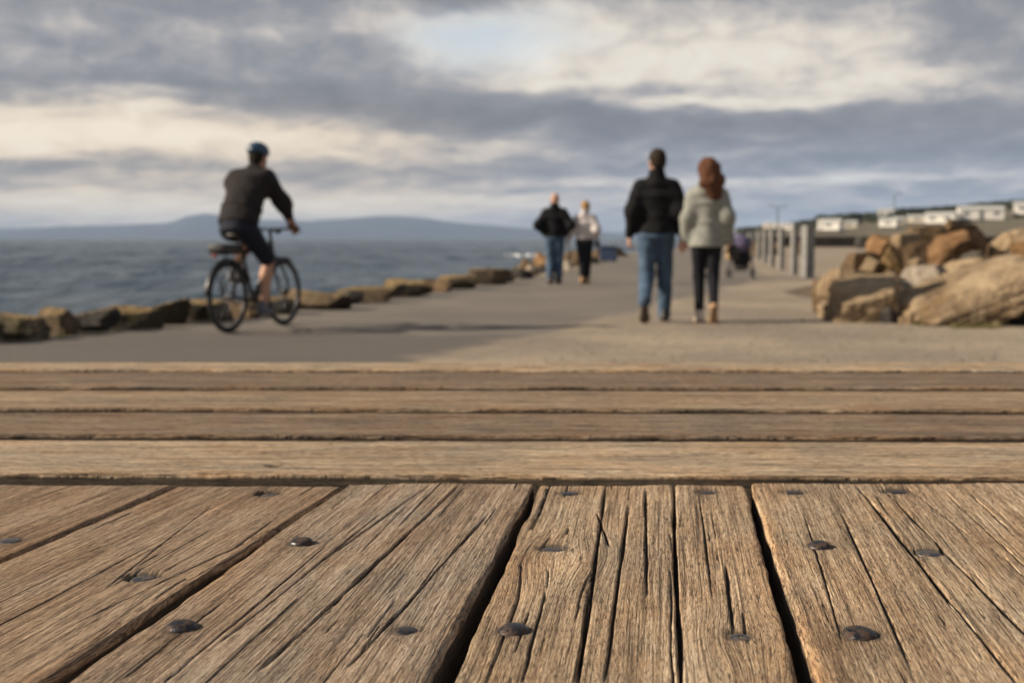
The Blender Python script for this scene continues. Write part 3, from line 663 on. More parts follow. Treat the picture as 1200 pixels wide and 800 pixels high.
for k in range(len(gaps) - 1):
    A0, A1 = edges[k][2], edges[k][3]; B0, B1 = edges[k + 1][0], edges[k + 1][1]
    a0, a1, b0, b1 = [np.array(q) for q in (A0, A1, B0, B1)]; W = (np.linalg.norm(b0 - a0) + np.linalg.norm(b1 - a1)) / 2; Lg = (np.linalg.norm(a1 - a0) + np.linalg.norm(b1 - b0)) / 2
    def loc(px, py):
        p = at(px, py, TOPZ); t = (p.y - YN) / (YF - YN); xa = a0[0] + (a1[0] - a0[0]) * t; xb = b0[0] + (b1[0] - b0[0]) * t
        return (p.x - xa) / (xb - xa) * W * 1000, t * Lg * 1000
    def crack(p, q, wd, dp):
        (u0, v0), (u1, v1) = loc(*q), loc(*p)       # near, far
        return (u0, v0, (v1 - v0), wd, dp, (u1 - u0) / (v1 - v0) + 1e-6)
    cr, kn, dn, mine = [], [], [], []
    for nl in nails:
        u, v = loc(nl[0], nl[1])
        if 0 < u < W * 1000: mine.append(nl); dn.append((u, v, nl[2], nl[3], .95 if nl[3] > 1.2 else .75))
    if k == 1: cr = [crack((250, 590), (120, 690), .5, 1.0), crack((330, 600), (190, 700), .4, .9), crack((390, 585), (60, 740), .45, .8)]; kn = [loc(230, 683) + (9, .5)]
    if k == 2: cr = [crack((540, 567), (300, 790), .8, 2.4), crack((505, 569), (390, 650), .5, 1.2), crack((575, 600), (400, 790), .55, 1.4), crack((450, 600), (250, 760), .5, 1.0)]
    if k == 3:
        cr = [crack((790, 560), (797, 850), .8, 6.0), crack((712, 566), (672, 820), .7, 3.2), crack((738, 590), (706, 800), .8, 2.8), crack((757, 570), (758, 700), .7, 2.0), crack((700, 600), (715, 640), .6, 2), crack((690, 690), (675, 800), .7, 2), crack((640, 690), (610, 800), .5, 1.5), crack((850, 660), (862, 740), .6, 1.6), crack((820, 580), (835, 700), .5, 1.2)]
        kn = [loc(662, 652) + (9, .75), loc(880, 745) + (7, .5)]
    if k == 4: cr = [crack((1005, 568), (1200, 812), .8, 3.0), crack((1030, 568), (1245, 790), .6, 2.0), crack((985, 600), (1075, 800), .5, 1.4), crack((1105, 575), (1300, 760), .5, 1.2), crack((940, 600), (990, 760), .5, 1.2), crack((1060, 570), (1150, 640), .45, 1.2)]
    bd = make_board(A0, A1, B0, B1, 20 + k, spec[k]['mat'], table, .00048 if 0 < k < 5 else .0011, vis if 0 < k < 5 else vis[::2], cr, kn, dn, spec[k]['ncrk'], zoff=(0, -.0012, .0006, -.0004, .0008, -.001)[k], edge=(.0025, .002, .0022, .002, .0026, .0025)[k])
    for px, py, r, deep, ty, tilt in mine:
        p = at(px, py, TOPZ); p.z = TOPZ + (0, -.0012, .0006, -.0004, .0008, -.001)[k] - max(0, deep) / 1000 * .55 - (.0012 if deep > .4 else 0)
        nail(p, r / 1000, NAILG if ty in 'gh' else NAIL, bd, .0024 if deep < .4 else .0014, tilt, ty == 'h')
# the planks that run across
rowsK = [((0, 558.5), (1200, 562.5), 25), ((0, 513), (1200, 515.8), 18), ((0, 483.3), (1200, 485.7), 17), ((0, 459.6), (1200, 460.4), 18), ((0, 440), (1200, 440.8), 18), ((0, 430.5), (1200, 430.5), 0)]
XL, XR = -1.25, 1.25
def cross(k, off):
    p, q, w = rowsK[k]; a = at(*p, TOPZ); b = at(*q, TOPZ); f = lambda x: a.y + (b.y - a.y) * (x - a.x) / (b.x - a.x)
    return (XL, f(XL) + off), (XR, f(XR) + off)
cm = [WOOD[4], WOOD[3], WOOD[2], WOOD[3], WOOD[4]]
for k in range(5):
    nL, nR = cross(k, rowsK[k][2] / 2000); fL, fR = cross(k + 1, -rowsK[k + 1][2] / 2000)
    vs = np.concatenate([np.arange(0, .75, .03), np.arange(.75, 1.75, .0026 if k < 2 else .005), np.arange(1.75, 2.5, .03)])
    kn = []; dn = []; zo = (0, .0016, .0032, .0048, .0062)[k]
    if k == 0:
        p = at(326, 540, TOPZ); dn = [((fL[1] - p.y) * 1000, (p.x - XL) * 1000, 4.0, 2.6, 1.0)]
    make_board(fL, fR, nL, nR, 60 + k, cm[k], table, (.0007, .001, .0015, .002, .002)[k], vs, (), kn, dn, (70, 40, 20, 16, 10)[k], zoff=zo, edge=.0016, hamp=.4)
TB = simple('rough sawn timber', (.20, .14, .09), .85, var=.35, scale=20, bmp=.004, bscale=90)
for y in (-.12, .60, .95, 1.30):
    MB().box((0, y, TOPZ - .036 - .046), (2.36, .07, .085), ch=.004).build('support_beam', TB, table)
for sx in (-1, 1):
    for y in (-.12, 1.30): MB().box((sx * 1.08, y, (TOPZ - .125) / 2), (.09, .07, TOPZ - .126), ch=.004).build('leg', TB, table)
# ------------------------------------------------------------------ figures: smooth-blended solids turned into one surface
class Solid:
    def __init__(s, k=.03): s.p = []; s.k = k
    def _add(s, fn, lo, hi, k, sub): s.p.append((fn, np.array(lo, float), np.array(hi, float), s.k if k is None else k, sub)); return s
    def cap(s, a, b, ra, rb=None, k=None, sub=False):
        rb = ra if rb is None else rb; a = np.array(a, float); b = np.array(b, float); ab = b - a; L2 = max(ab @ ab, 1e-9)
        def fn(P):
            t = np.clip(((P - a) @ ab) / L2, 0, 1); return np.linalg.norm(P - a - t[..., None] * ab, axis=-1) - (ra + (rb - ra) * t)
        m = max(ra, rb); return s._add(fn, np.minimum(a, b) - m, np.maximum(a, b) + m, k, sub)
    def chain(s, pts, rs, k=None):
        for i in range(len(pts) - 1): s.cap(pts[i], pts[i + 1], rs[i], rs[i + 1], k)
        return s
    def ell(s, c, r, rot=None, k=None, sub=False):
        c = np.array(c, float); r = np.array(r, float); M = np.eye(3) if rot is None else np.array(rot)
        def fn(P):
            Q = (P - c) @ M; g = np.linalg.norm(Q / r, axis=-1); return (g - 1) * r.min() * .5 + (g - 1) * r.mean() * .5
        m = r.max(); return s._add(fn, c - m, c + m, k, sub)
    def slab(s, a, b, lat, ra, rb, k=None, cap=.06):
        """elliptic limb from a to b: (half width along lat, half depth) at each end"""
        a = np.array(a, float); b = np.array(b, float); ax = b - a; L = np.linalg.norm(ax); ax = ax / L
        lat = np.array(lat, float); lat = lat - ax * (lat @ ax); lat /= np.linalg.norm(lat); dp = np.cross(ax, lat)
        def fn(P):
            Q = P - a; h = Q @ ax; t = np.clip(h / L, 0, 1); w = ra[0] + (rb[0] - ra[0]) * t; q = ra[1] + (rb[1] - ra[1]) * t
            o = np.where(h < 0, -h, np.where(h > L, h - L, 0))
            g = np.sqrt((Q @ lat / w) ** 2 + (Q @ dp / q) ** 2 + (o / cap) ** 2); return (g - 1) * np.minimum(w, q)
        m = max(ra + rb); return s._add(fn, np.minimum(a, b) - m, np.maximum(a, b) + m, k, sub=False)
    def cut(s, n, off, region=None):
        """remove what lies beyond the plane n.p > off"""
        n = np.array(n, float); n /= np.linalg.norm(n)
        lo, hi = (np.full(3, -9.), np.full(3, 9.)) if region is None else region
        return s._add(lambda P: off - P @ n, lo, hi, 0, True)
    def mesh(s, vox, rough=0.0, rsc=9.0, seed=0, stretch=(1, 1, .6)):
        ad = [p for p in s.p if not p[4]]; lo = np.min([p[1] for p in ad], 0) - .05; hi = np.max([p[2] for p in ad], 0) + .05
        n = np.ceil((hi - lo) / vox).astype(int) + 1; ax = [lo[i] + np.arange(n[i]) * vox for i in range(3)]
        D = np.full(n, .5, np.float32)
        for fn, l, h, k, sub in s.p:
            pad = max(k, 0) * 1.2 + 3 * vox
            i0 = np.clip(((l - pad - lo) / vox).astype(int), 0, n); i1 = np.clip(((h + pad - lo) / vox).astype(int) + 2, 0, n)
            sl = tuple(slice(a, b) for a, b in zip(i0, i1))
            if any(a >= b for a, b in zip(i0, i1)): continue
            P = np.stack(np.meshgrid(*[ax[i][sl[i]] for i in range(3)], indexing='ij'), -1)
            d = fn(P); e = D[sl]
            if sub: D[sl] = np.maximum(e, -d)
            elif k <= 0: D[sl] = np.minimum(e, d)
            else:
                q = np.maximum(k - np.abs(e - d), 0) / k; D[sl] = np.minimum(e, d) - q * q * k * .25
        if rough:
            near = np.abs(D) < rough * 2 + 2 * vox; I = np.argwhere(near); P = lo + I * vox
            D[near] += rough * (1.4 * vn3(P * rsc * np.array(stretch), seed) + .8 * vn3(P * rsc * 2.3, seed + 4))
        # surface nets
        Sg = D < 0; acc = np.zeros(tuple(n - 1) + (3,)); cnt = np.zeros(tuple(n - 1))
        for a in range(3):
            b, c = (a + 1) % 3, (a + 2) % 3
            s0 = [slice(None)] * 3; s1 = [slice(None)] * 3; s0[a] = slice(0, -1); s1[a] = slice(1, None)
            d0, d1 = D[tuple(s0)], D[tuple(s1)]; cr = (d0 < 0) != (d1 < 0); t = np.where(cr, d0 / np.where(cr, d0 - d1, 1), 0)
            for ob in (0, 1):
                for oc in (0, 1):
                    sl = [slice(None)] * 3; sl[b] = slice(ob, n[b] - 1 + ob); sl[c] = slice(oc, n[c] - 1 + oc); m = cr[tuple(sl)]; tt = t[tuple(sl)]
                    acc[..., a] += tt * m; acc[..., b] += ob * m; acc[..., c] += oc * m; cnt += m
        act = cnt > 0; idx = np.full(act.shape, -1); idx[act] = np.arange(act.sum())
        I = np.argwhere(act); V = lo + (I + acc[act] / cnt[act][:, None]) * vox; F = []
        for a in range(3):
            b, c = (a + 1) % 3, (a + 2) % 3
            s0 = [slice(1, -1)] * 3; s1 = [slice(1, -1)] * 3; s0[a] = slice(0, -1); s1[a] = slice(1, None)
            g0, g1 = Sg[tuple(s0)], Sg[tuple(s1)]
            for flip in (False, True):
                E = np.argwhere((g0 & ~g1) if not flip else (~g0 & g1))
                if not len(E): continue
                E[:, b] += 1; E[:, c] += 1; q = []
                for ob, oc in ((-1, -1), (0, -1), (0, 0), (-1, 0)):
                    J = E.copy(); J[:, b] += ob; J[:, c] += oc; q.append(idx[J[:, 0], J[:, 1], J[:, 2]])
                Q = np.stack(q, -1); F.append(Q if not flip else Q[:, ::-1])
        return V, np.concatenate(F)
def join(*vf):
    V = []; F = []; b = 0
    for v, f in vf: V.append(v); F.append(f + b); b += len(v)
    return np.concatenate(V), np.concatenate(F)
def hand_mesh(wrist, down, palm_n, side, curl=25, vox=.0045, spread=1.0):
    """down: from wrist to fingers; palm_n: the way the palm faces; side: towards the thumb"""
    dn = Vector(down).normalized(); pn = Vector(palm_n); pn = (pn - dn * pn.dot(dn)).normalized(); sd_ = dn.cross(pn)
    if sd_.dot(Vector(side)) < 0: sd_ = -sd_
    W = Vector(wrist); s = Solid(.012)
    s.slab(W - dn * .03, W + dn * .02, sd_, (.029, .022), (.032, .019)); s.slab(W + dn * .01, W + dn * .085, sd_, (.034, .018), (.042, .014), cap=.012)
    for i, (o, l) in enumerate(((.031, .070), (.011, .079), (-.010, .073), (-.030, .056))):
        p = W + dn * .085 + sd_ * o; c = R(curl + 6 * i); d = dn; pts = [p - dn * .01]
        for q, fr in enumerate((.45, .32, .25)):
            d = (d * math.cos(c * (.6 if q == 0 else 1)) + pn * math.sin(c * (.6 if q == 0 else 1))).normalized(); ax = d; p = p + d * l * fr; pts.append(p)
            pn_ = pn; 
        s.chain(pts, [.0098, .0092, .0085, .0072], k=.004)
    t0 = W + dn * .03 + sd_ * .028; t1 = t0 + (sd_ * .7 + dn * .7 + pn * .25).normalized() * .036; t2 = t1 + (sd_ * .2 + dn * .95 + pn * .35).normalized() * .028; t3 = t2 + (dn + pn * .4 - sd_ * .1).normalized() * .022
    s.chain([t0, t1, t2, t3], [.014, .0125, .011, .009], k=.008)
    return s.mesh(vox)
def head_solid(s, c, yaw, pitch=0, sc_=1.0, neck_base=None):
    """adds a head facing +Y, turned by yaw (to its left positive)"""
    M = Matrix.Rotation(yaw, 3, 'Z') @ Matrix.Rotation(pitch, 3, 'X'); c = Vector(c); Mn = np.array(M)
    f = lambda x, y, z: c + M @ Vector((x, y, z)) * sc_
    s.ell(f(0, -.012, .035), (.074 * sc_, .092 * sc_, .088 * sc_), Mn, .03); s.ell(f(0, .025, -.03), (.060 * sc_, .068 * sc_, .085 * sc_), Mn, .035)
    s.cap(f(-.02, .06, -.088), f(.02, .06, -.088), .02 * sc_, k=.03)                                   # chin
    s.cap(f(0, .088, .012), f(0, .108, -.026), .009 * sc_, .014 * sc_, k=.012); s.cap(f(-.02, .085, -.055), f(.02, .085, -.055), .008 * sc_, k=.008); s.cap(f(-.018, .083, -.067), f(.018, .083, -.067), .008 * sc_, k=.006)
    for e in (-1, 1):
        s.ell(f(e * .077, -.008, -.005), (.010, .022, .033), Mn, .006); s.ell(f(e * .031, .078, .012), (.013, .010, .010), Mn, .004); s.cap(f(e * .018, .088, .034), f(e * .046, .078, .034), .006, k=.008)
    if neck_base is not None: s.cap(neck_base, f(0, -.02, -.06), .062 * sc_, .056 * sc_, k=.04)
    return f, Mn
SKIN = simple('medium skin', (.46, .25, .165), .55, var=.12, scale=14); SKINP = simple('fair skin', (.50, .29, .205), .55, var=.12, scale=14)  # two even skin tones, the second fairer
def cloth(name, col, var=.22, scale=16, bmp=.004): 
    m, t, b = material(name); tc = t.n('ShaderNodeTexCoord').outputs['Object']; n = t.noise(tc, scale, 5, .6); n2 = t.noise(tc, 240, 2, .5)
    t.link(t.ramp(n, [(.3, tuple(c * (1 - var) for c in col)), (.7, tuple(min(1, c * (1 + var)) for c in col))]), b.inputs['Base Color'])
    b.inputs['Roughness'].default_value = .88; b.inputs['Specular IOR Level'].default_value = .2; b.inputs['Sheen Weight'].default_value = 0.0
    bump(t, b, n + n2 * .25, .5, bmp); return m
def denim():
    m, t, b = material('washed blue denim'); tc = t.n('ShaderNodeTexCoord').outputs['Object']; n = t.noise(tc, 5, 5, .6)
    t.link(t.ramp(n, [(.3, (.022, .042, .075)), (.55, (.05, .09, .15)), (.75, (.11, .17, .25))]), b.inputs['Base Color']); b.inputs['Roughness'].default_value = .9; bump(t, b, t.noise(tc, 12, 4), .6, .012); return m
DENIM = denim()
def hairmat(name, lo, hi):
    m, t, b = material(name); tc = t.n('ShaderNodeTexCoord').outputs['Object']; x, y, z = sep(t, tc)
    n = t.noise(t.comb(x * 90, y * 90, z * 8), 1, 4, .6); t.link(t.ramp(n, [(.3, lo), (.7, hi)]), b.inputs['Base Color']); b.inputs['Roughness'].default_value = .75; b.inputs['Specular IOR Level'].default_value = .2; bump(t, b, n, .8, .006); return m
def shoe(s, heel, ball, r=.04, sole=True):
    """a shoe between a heel point and a ball-of-foot point (underside points)"""
    h = Vector(heel); b = Vector(ball); d = (b - h).normalized(); sd_ = d.cross(Vector((0, 0, 1))); sd_ = sd_.normalized() if sd_.length > .1 else Vector((1, 0, 0)); up = sd_.cross(d)
    s.slab(h + up * .035, b + up * .032, sd_, (.036, .034), (.046, .03), k=.02, cap=.035); s.slab(b + up * .03 - d * .02, b + up * .024 + d * .055 + Vector((0, 0, max(0, (h.z - b.z) * .05))), sd_, (.046, .028), (.036, .02), k=.02, cap=.03)
    s.cap(h + up * .05 + d * .015, h + up * .095 + d * .02, .042, .044, k=.03)
    return up
def walker(name_label, loc, heading, cfg):
    """a person walking away; joints in a frame with +Y ahead, +X to their right"""
    k = cfg.get('scale', 1.0); vox = cfg.get('vox', .010); g = cfg['group']
    J = {a: Vector(v) * k for a, v in cfg['J'].items()}; wd = cfg.get('build', 1.0)
    X = (1, 0, 0)
    b = Solid(.04)
    b.slab(J['hip'] + Vector((0, 0, -.05)), J['waist'], X, (.15 * wd, .10), (.125 * wd, .09)); b.slab(J['waist'], J['chest'], X, (.125 * wd, .09), (.155 * wd, .10)); b.slab(J['chest'], J['neck'] - Vector((0, 0, .05)), X, (.155 * wd, .10), (.13 * wd, .07))
    f, Mn = head_solid(b, J['head'], cfg['yaw'], cfg.get('pitch', 0), k * cfg.get('hk', 1.0), J['neck'] - Vector((0, 0, .04)))
    parts = []
    for sgn, q in ((-1, 'l'), (1, 'r')):
        sh, el, wr = J['sh_' + q], J['el_' + q], J['wr_' + q]
        b.chain([sh, el, wr], [.048, .038, .026], k=.03)
        hp, kn, an, he, ba = J['hp_' + q], J['kn_' + q], J['an_' + q], J['he_' + q], J['ba_' + q]
        b.chain([hp, kn, an], [.08 * wd, .052, .036], k=.03); d_ = (ba - he).normalized(); u_ = d_.cross(Vector((0, 0, 1))).cross(d_).normalized(); b.cap(he + u_ * .045, ba + u_ * .03, .026, .024, k=.02)
        if not cfg.get('pockets'): parts.append(hand_mesh(wr, cfg.get('hd_' + q, (wr - el) + Vector((0, 0, -.2))), cfg.get('pn_' + q, (-sgn, .25, 0)), (0, 1, 0), cfg.get('curl', 28)))
    me = join(b.mesh(vox), *parts)
    body = mesh_np('person', *me, cfg['skin'], loc=loc, rz=-heading); tag(body, name_label, 'person', g)
    ch = lambda n, vf, m: mesh_np(n, *vf, m, body, True, True)
    # jacket: torso, sleeves, collar or hood
    j = Solid(cfg.get('jk', .045)); hem = J['hem']; o = cfg.get('puff', .03)
    j.slab(hem, J['waist'], X, cfg['hemr'], (.150 * wd + o, .115 + o), cap=.012); j.slab(J['waist'], J['chest'], X, (.150 * wd + o, .115 + o), (.175 * wd + o, .115 + o)); j.slab(J['chest'], J['neck'] - Vector((0, 0, .055)), X, (.175 * wd + o, .115 + o), (.135 * wd, .075 + o * .5), cap=.03)
    for q in 'lr':
        wr = J['wr_' + q]; el = J['el_' + q]; cu = el + (wr - el) * .96
        j.chain([J['sh_' + q], el, cu], [.062 + o * .75, .056 + o * .6, .044 + o * .35], k=.09)
    if cfg.get('hood'):
        n_ = J['neck']; j.ell(n_ + Vector((0, -.085, -.075)), (.12, .05, .08), None, .04); j.slab(n_ - Vector((0, 0, .09)), n_ + Vector((0, -.01, .03)), X, (.12, .10), (.078, .082), k=.06, cap=.012)
    else: j.slab(J['neck'] - Vector((0, 0, .09)), J['neck'] + Vector((0, -.012, .07)), X, (.115, .10), (.074, .08), k=.06, cap=.012)
    jo = ch(cfg['top_name'], j.mesh(vox, cfg.get('fold', .011), 9, cfg['seed']), cfg['top'])
    t = Solid(.035); t.slab(J['hip'] + Vector((0, -.01, -.06)), J['hip'] + Vector((0, 0, .03)), X, (cfg['seat'], cfg['seat'] * .68), (cfg['seat'] * .86, cfg['seat'] * .56), cap=.04)
    r = cfg['legr']
    for q in 'lr':
        an = J['an_' + q]; kn = J['kn_' + q]; t.chain([J['hp_' + q], kn, an - (kn - an).normalized() * .03], [r[0], r[1], r[2]], k=.035)
    ch(cfg['bot_name'], t.mesh(vox, cfg.get('bfold', .010), 11, cfg['seed'] + 3, (1, 1, 1.2)), cfg['bot'])
    for q, m in zip('lr', cfg['shoes']):
        s_ = Solid(.02); shoe(s_, J['he_' + q], J['ba_' + q]); so_ = ch('shoe', s_.mesh(vox * .75), m)
        h_, b_ = J['he_' + q], J['ba_' + q]; d = (b_ - h_).normalized(); sdv = d.cross(Vector((0, 0, 1))).normalized(); up = sdv.cross(d)
        z = Solid(.01); z.slab(h_ - d * .005 + up * .006, b_ + up * .006, sdv, (.039, .010), (.048, .010), cap=.03); z.slab(b_ + up * .006, b_ + d * .055 + up * .007, sdv, (.048, .010), (.036, .010), cap=.03)
        c2 = mesh_np('sole', *z.mesh(vox * .7), cfg['sole'], so_, True, True)
    h = Solid(.02); hs = cfg['hair']; k = k * cfg.get('hk', 1.0)
    if hs == 'short':
        h.ell(f(0, -.018, .042), (.081 * k, .099 * k, .092 * k), Mn, .02); h.ell(f(0, -.055, -.015), (.066 * k, .055 * k, .06 * k), Mn, .03)
        v = Mn @ np.array((0, .93, -.36)); c_ = np.array(f(0, .045, .045)); h._add(lambda P: -((P - c_) @ v), np.full(3, -9.), np.full(3, 9.), 0, True)
        v2 = Mn @ np.array((0, .25, -1.)); c2_ = np.array(f(0, -.02, -.045)); h._add(lambda P: -((P - c2_) @ v2), np.full(3, -9.), np.full(3, 9.), 0, True)
        ch('hair', h.mesh(vox * .7, .004, 40, 3), cfg['hairm'])
    elif hs == 'long':
        h.ell(f(0, -.022, .045), (.100 * k, .115 * k, .100 * k), Mn, .03); h.slab(f(0, -.06, .03), f(.008, -.125, -.14), Mn @ np.array((1, 0, 0)), (.104 * k, .072), (.124 * k, .06), k=.07, cap=.04); h.slab(f(.01, -.135, -.12), f(.05, -.15, -.25), Mn @ np.array((1, 0, 0)), (.124 * k, .055), (.07 * k, .032), k=.04, cap=.05)
        v = Mn @ np.array((0, .95, -.3)); c_ = np.array(f(0, .05, .05)); h._add(lambda P: -((P - c_) @ v), np.full(3, -9.), np.full(3, 9.), 0, True)
        ch('hair', h.mesh(vox * .8, .012, 26, 5, (1, 1, .35)), cfg['hairm'])
    elif hs == 'bob':
        h.ell(f(0, -.022, .045), (.088 * k, .105 * k, .095 * k), Mn, .03); h.slab(f(0, -.05, .02), f(0, -.06, -.085), Mn @ np.array((1, 0, 0)), (.088 * k, .06), (.074 * k, .045), k=.05, cap=.04)
        v = Mn @ np.array((0, .95, -.3)); c_ = np.array(f(0, .045, .05)); h._add(lambda P: -((P - c_) @ v), np.full(3, -9.), np.full(3, 9.), 0, True)
        ch('hair', h.mesh(vox * .8, .009, 26, 5, (1, 1, .4)), cfg['hairm'])
    return body, J
BLACKJ = cloth('black jacket cloth', (.0075, .0075, .009)); GREYJ = cloth('pale grey green jacket cloth', (.255, .26, .235)); LEG = cloth('black legging cloth', (.012, .012, .017)); WHITE = cloth('white knit', (.56, .51, .50)); CHAR = cloth('charcoal brown jersey', (.022, .0185, .0185)); NAVY = cloth('dark navy shorts cloth', (.018, .021, .032))
BROWN = simple('brown leather', (.13, .062, .03), .55, var=.3, scale=20); BLACKL = simple('dark leather', (.02, .018, .016), .5); CREAM = simple('cream shoe cloth', (.55, .50, .43), .7); TANL = simple('tan suede', (.36, .22, .11), .8); SOLE = simple('tan rubber sole', (.26, .17, .10), .8); DSOLE = simple('dark rubber sole', (.07, .05, .035), .8); GREYS = simple('grey mesh shoe', (.11, .11, .13), .8)
def walkJ(lf=0.0, hipz=.95, **kw):
    J = dict(hip=(0, 0, hipz), waist=(0, .005, 1.12), chest=(0, 0, 1.32), neck=(0, -.015, 1.525), head=(0, .015, 1.665), hem=(0, 0, .93),
             sh_l=(-.17, -.01, 1.415), sh_r=(.17, -.01, 1.415), el_l=(-.25, -.05, 1.165), el_r=(.25, -.05, 1.165), wr_l=(-.28, .02, .915), wr_r=(.27, .02, .915),
             hp_l=(-.09, 0, .90), hp_r=(.09, 0, .90), kn_l=(-.095, .02, .50), an_l=(-.115, -.29, .255), he_l=(-.115, -.365, .22), ba_l=(-.115, -.27, .045),
             kn_r=(.095, .12, .51), an_r=(.095, .13, .095), he_r=(.095, .075, .0), ba_r=(.095, .235, .0))
    J.update(kw); return J
CG = 'couple walking away side by side in the foreground'; FG = 'couple walking further off along the sea edge'
pm = at(768, 377)
man, Jm = walker('man in a black jacket and blue jeans walking away, seen from behind', (pm.x, pm.y, 0), R(6), dict(J=walkJ(), yaw=R(20), skin=SKIN, group=CG, hk=1.12, build=1.06, puff=.020, fold=.009, hemr=(.195, .150), top_name='jacket', top=BLACKJ, bot_name='jeans', bot=DENIM, seat=.185, legr=(.108, .080, .067), shoes=(BROWN, BLACKL), sole=DSOLE, hair='short', hairm=hairmat('dark brown hair', (.010, .006, .004), (.032, .018, .010)), seed=3, hd_r=(.25, .1, -1), pn_r=(-.1, 1, 0)))
pw = at(827, 378)
woman, Jw = walker('red haired woman in a pale grey jacket and black leggings walking away', (pw.x, pw.y, 0), R(5), dict(scale=.945, J=walkJ(hipz=.96, hem=(0, 0, .84),
    kn_r=(.075, .03, .50), an_r=(.07, -.20, .21), he_r=(.07, -.275, .17), ba_r=(.07, -.165, .0), kn_l=(-.075, .10, .51), an_l=(-.065, .08, .095), he_l=(-.065, .03, 0), ba_l=(-.065, .185, 0), hp_l=(-.08, 0, .90), hp_r=(.08, 0, .90),
    sh_l=(-.155, -.01, 1.40), sh_r=(.155, -.01, 1.40), el_l=(-.215, -.03, 1.16), wr_l=(-.25, .02, .93), el_r=(.22, -.05, 1.16), wr_r=(.245, .03, .92)), yaw=R(12), skin=SKINP, group=CG, hk=1.06, build=.88, puff=.014, hemr=(.182, .152), fold=.005, hood=True, top_name='jacket', top=GREYJ, bot_name='leggings', bot=LEG, bfold=.004, seat=.165, legr=(.093, .060, .045), shoes=(CREAM, TANL), sole=SOLE, hair='long', hairm=hairmat('reddish brown hair', (.040, .016, .008), (.14, .056, .026)), seed=9, hd_l=(-.28, .1, -1), pn_l=(.1, -1, 0)))
pf = at(650, 333)
fman, _ = walker('bald man in a dark jacket walking furthest away with his hands in his pockets', (pf.x, pf.y, 0), R(8), dict(scale=.96, vox=.014, pockets=True, J=walkJ(el_l=(-.33, -.08, 1.16), wr_l=(-.20, .07, .98), el_r=(.33, -.08, 1.16), wr_r=(.20, .07, .98), kn_l=(-.09, .05, .5), an_l=(-.085, -.06, .10), he_l=(-.085, -.13, .03), ba_l=(-.085, .02, 0), kn_r=(.08, .08, .5), an_r=(.075, .06, .095), he_r=(.075, 0, 0), ba_r=(.075, .16, 0)), yaw=R(12), skin=SKIN, group=FG, hk=1.06, puff=.028, hemr=(.19, .14), top_name='jacket', top=BLACKJ, bot_name='jeans', bot=DENIM, seat=.175, legr=(.105, .082, .07), shoes=(BROWN, BROWN), sole=DSOLE, hair='none', seed=14))
pg = at(685, 333)
fwoman, _ = walker('blonde woman in a white top and black leggings walking beside the far man', (pg.x, pg.y, 0), R(8), dict(scale=.88, vox=.014, J=walkJ(hem=(0, 0, .97), el_l=(-.29, -.04, 1.17), wr_l=(-.37, .03, .94), el_r=(.26, -.10, 1.17), wr_r=(.25, .05, 1.0), hp_l=(-.08, 0, .90), hp_r=(.08, 0, .90), kn_l=(-.06, .05, .5), an_l=(-.05, -.05, .10), he_l=(-.05, -.12, .03), ba_l=(-.05, .03, 0), kn_r=(.065, .08, .5), an_r=(.055, .06, .095), he_r=(.055, 0, 0), ba_r=(.055, .16, 0)), yaw=R(22), skin=SKINP, group=FG, build=.95, puff=.018, hemr=(.175, .125), top_name='top', top=WHITE, bot_name='leggings', bot=LEG, bfold=.004, seat=.165, legr=(.10, .068, .048), shoes=(TANL, TANL), sole=SOLE, hair='bob', hairm=hairmat('blonde hair', (.22, .12, .05), (.45, .28, .12)), seed=21))
# bags that the women carry
def handbag(loc, size, mat, label, strap):
    r = empty('handbag', loc); tag(r, label, 'handbag')
    s_ = Solid(.02); x, y, z = size; s_.slab((0, -y * .3, z * .5), (0, y * .3, z * .5), (0, 0, 1), (z * .5, x * .5), (z * .5, x * .5), cap=.03)
    mesh_np('bag_body', *s_.mesh(.008, .004, 14), mat, r, True, True)
    MB().tube(strap, .006, 6).build('strap', mat, r, True, True)
hw = man.matrix_basis; ww = woman.matrix_basis
p = ww @ (Vector((.295, .02, .80)) * .945); handbag((p.x, p.y, p.z - .10), (.09, .20, .16), BLACKL, 'small black bag hanging at the right hip of the red haired woman', [(0, -.06, .15), (-.015, -.05, .26), (-.02, 0, .31), (-.015, .05, .26), (0, .06, .15)])
p = fwoman.matrix_basis @ (Vector((.27, .05, .88)) * .88); handbag((p.x, p.y, p.z - .10), (.09, .20, .17), BLACKL, 'small dark bag at the right hip of the blonde woman in white', [(0, -.06, .15), (-.01, -.05, .24), (-.012, 0, .27), (-.01, .05, .24), (0, .06, .15)])
# ------------------------------------------------------------------ bicycle and rider
RW, FW = at(268, 390), at(333, 381)
hd = (FW - RW).normalized(); BH = math.atan2(hd.x, hd.y); WB = (FW - RW).length; WR = .335
BLK = simple('black bicycle paint', (.012, .012, .014), .35, var=.3); RUB = simple('tyre rubber', (.014, .014, .015), .8); ALU = simple('grey alloy', (.35, .35, .36), .35, .9); RIMM = simple('dark alloy rim', (.10, .10, .105), .35, .8); RED = simple('red reflector', (.16, .012, .01), .3)
bike = empty('bicycle', (RW.x, RW.y, 0), -BH); tag(bike, 'black city bicycle with rear rack ridden along the path by the sea', 'bicycle')
bb = Vector((0, .44, .29)); st = Vector((0, .245, .80)); hb = Vector((0, WB - .235, .86)); hl = Vector((0, WB - .205, .74)); ra = Vector((0, 0, WR)); fa = Vector((0, WB, WR)); sadd = Vector((0, .215, .93))
b = MB(); b.tube([bb, st], .019, 12); b.tube([bb, hl], .024, 12); b.tube([st - Vector((0, -.01, .06)), hb - Vector((0, 0, .03))], .020, 12); b.tube([hl - Vector((0, .01, -.0)), hb], .022, 12); b.tube([bb - Vector((.0, 0, 0)) + Vector((-.05, 0, 0)), bb + Vector((.05, 0, 0))], .026, 14)
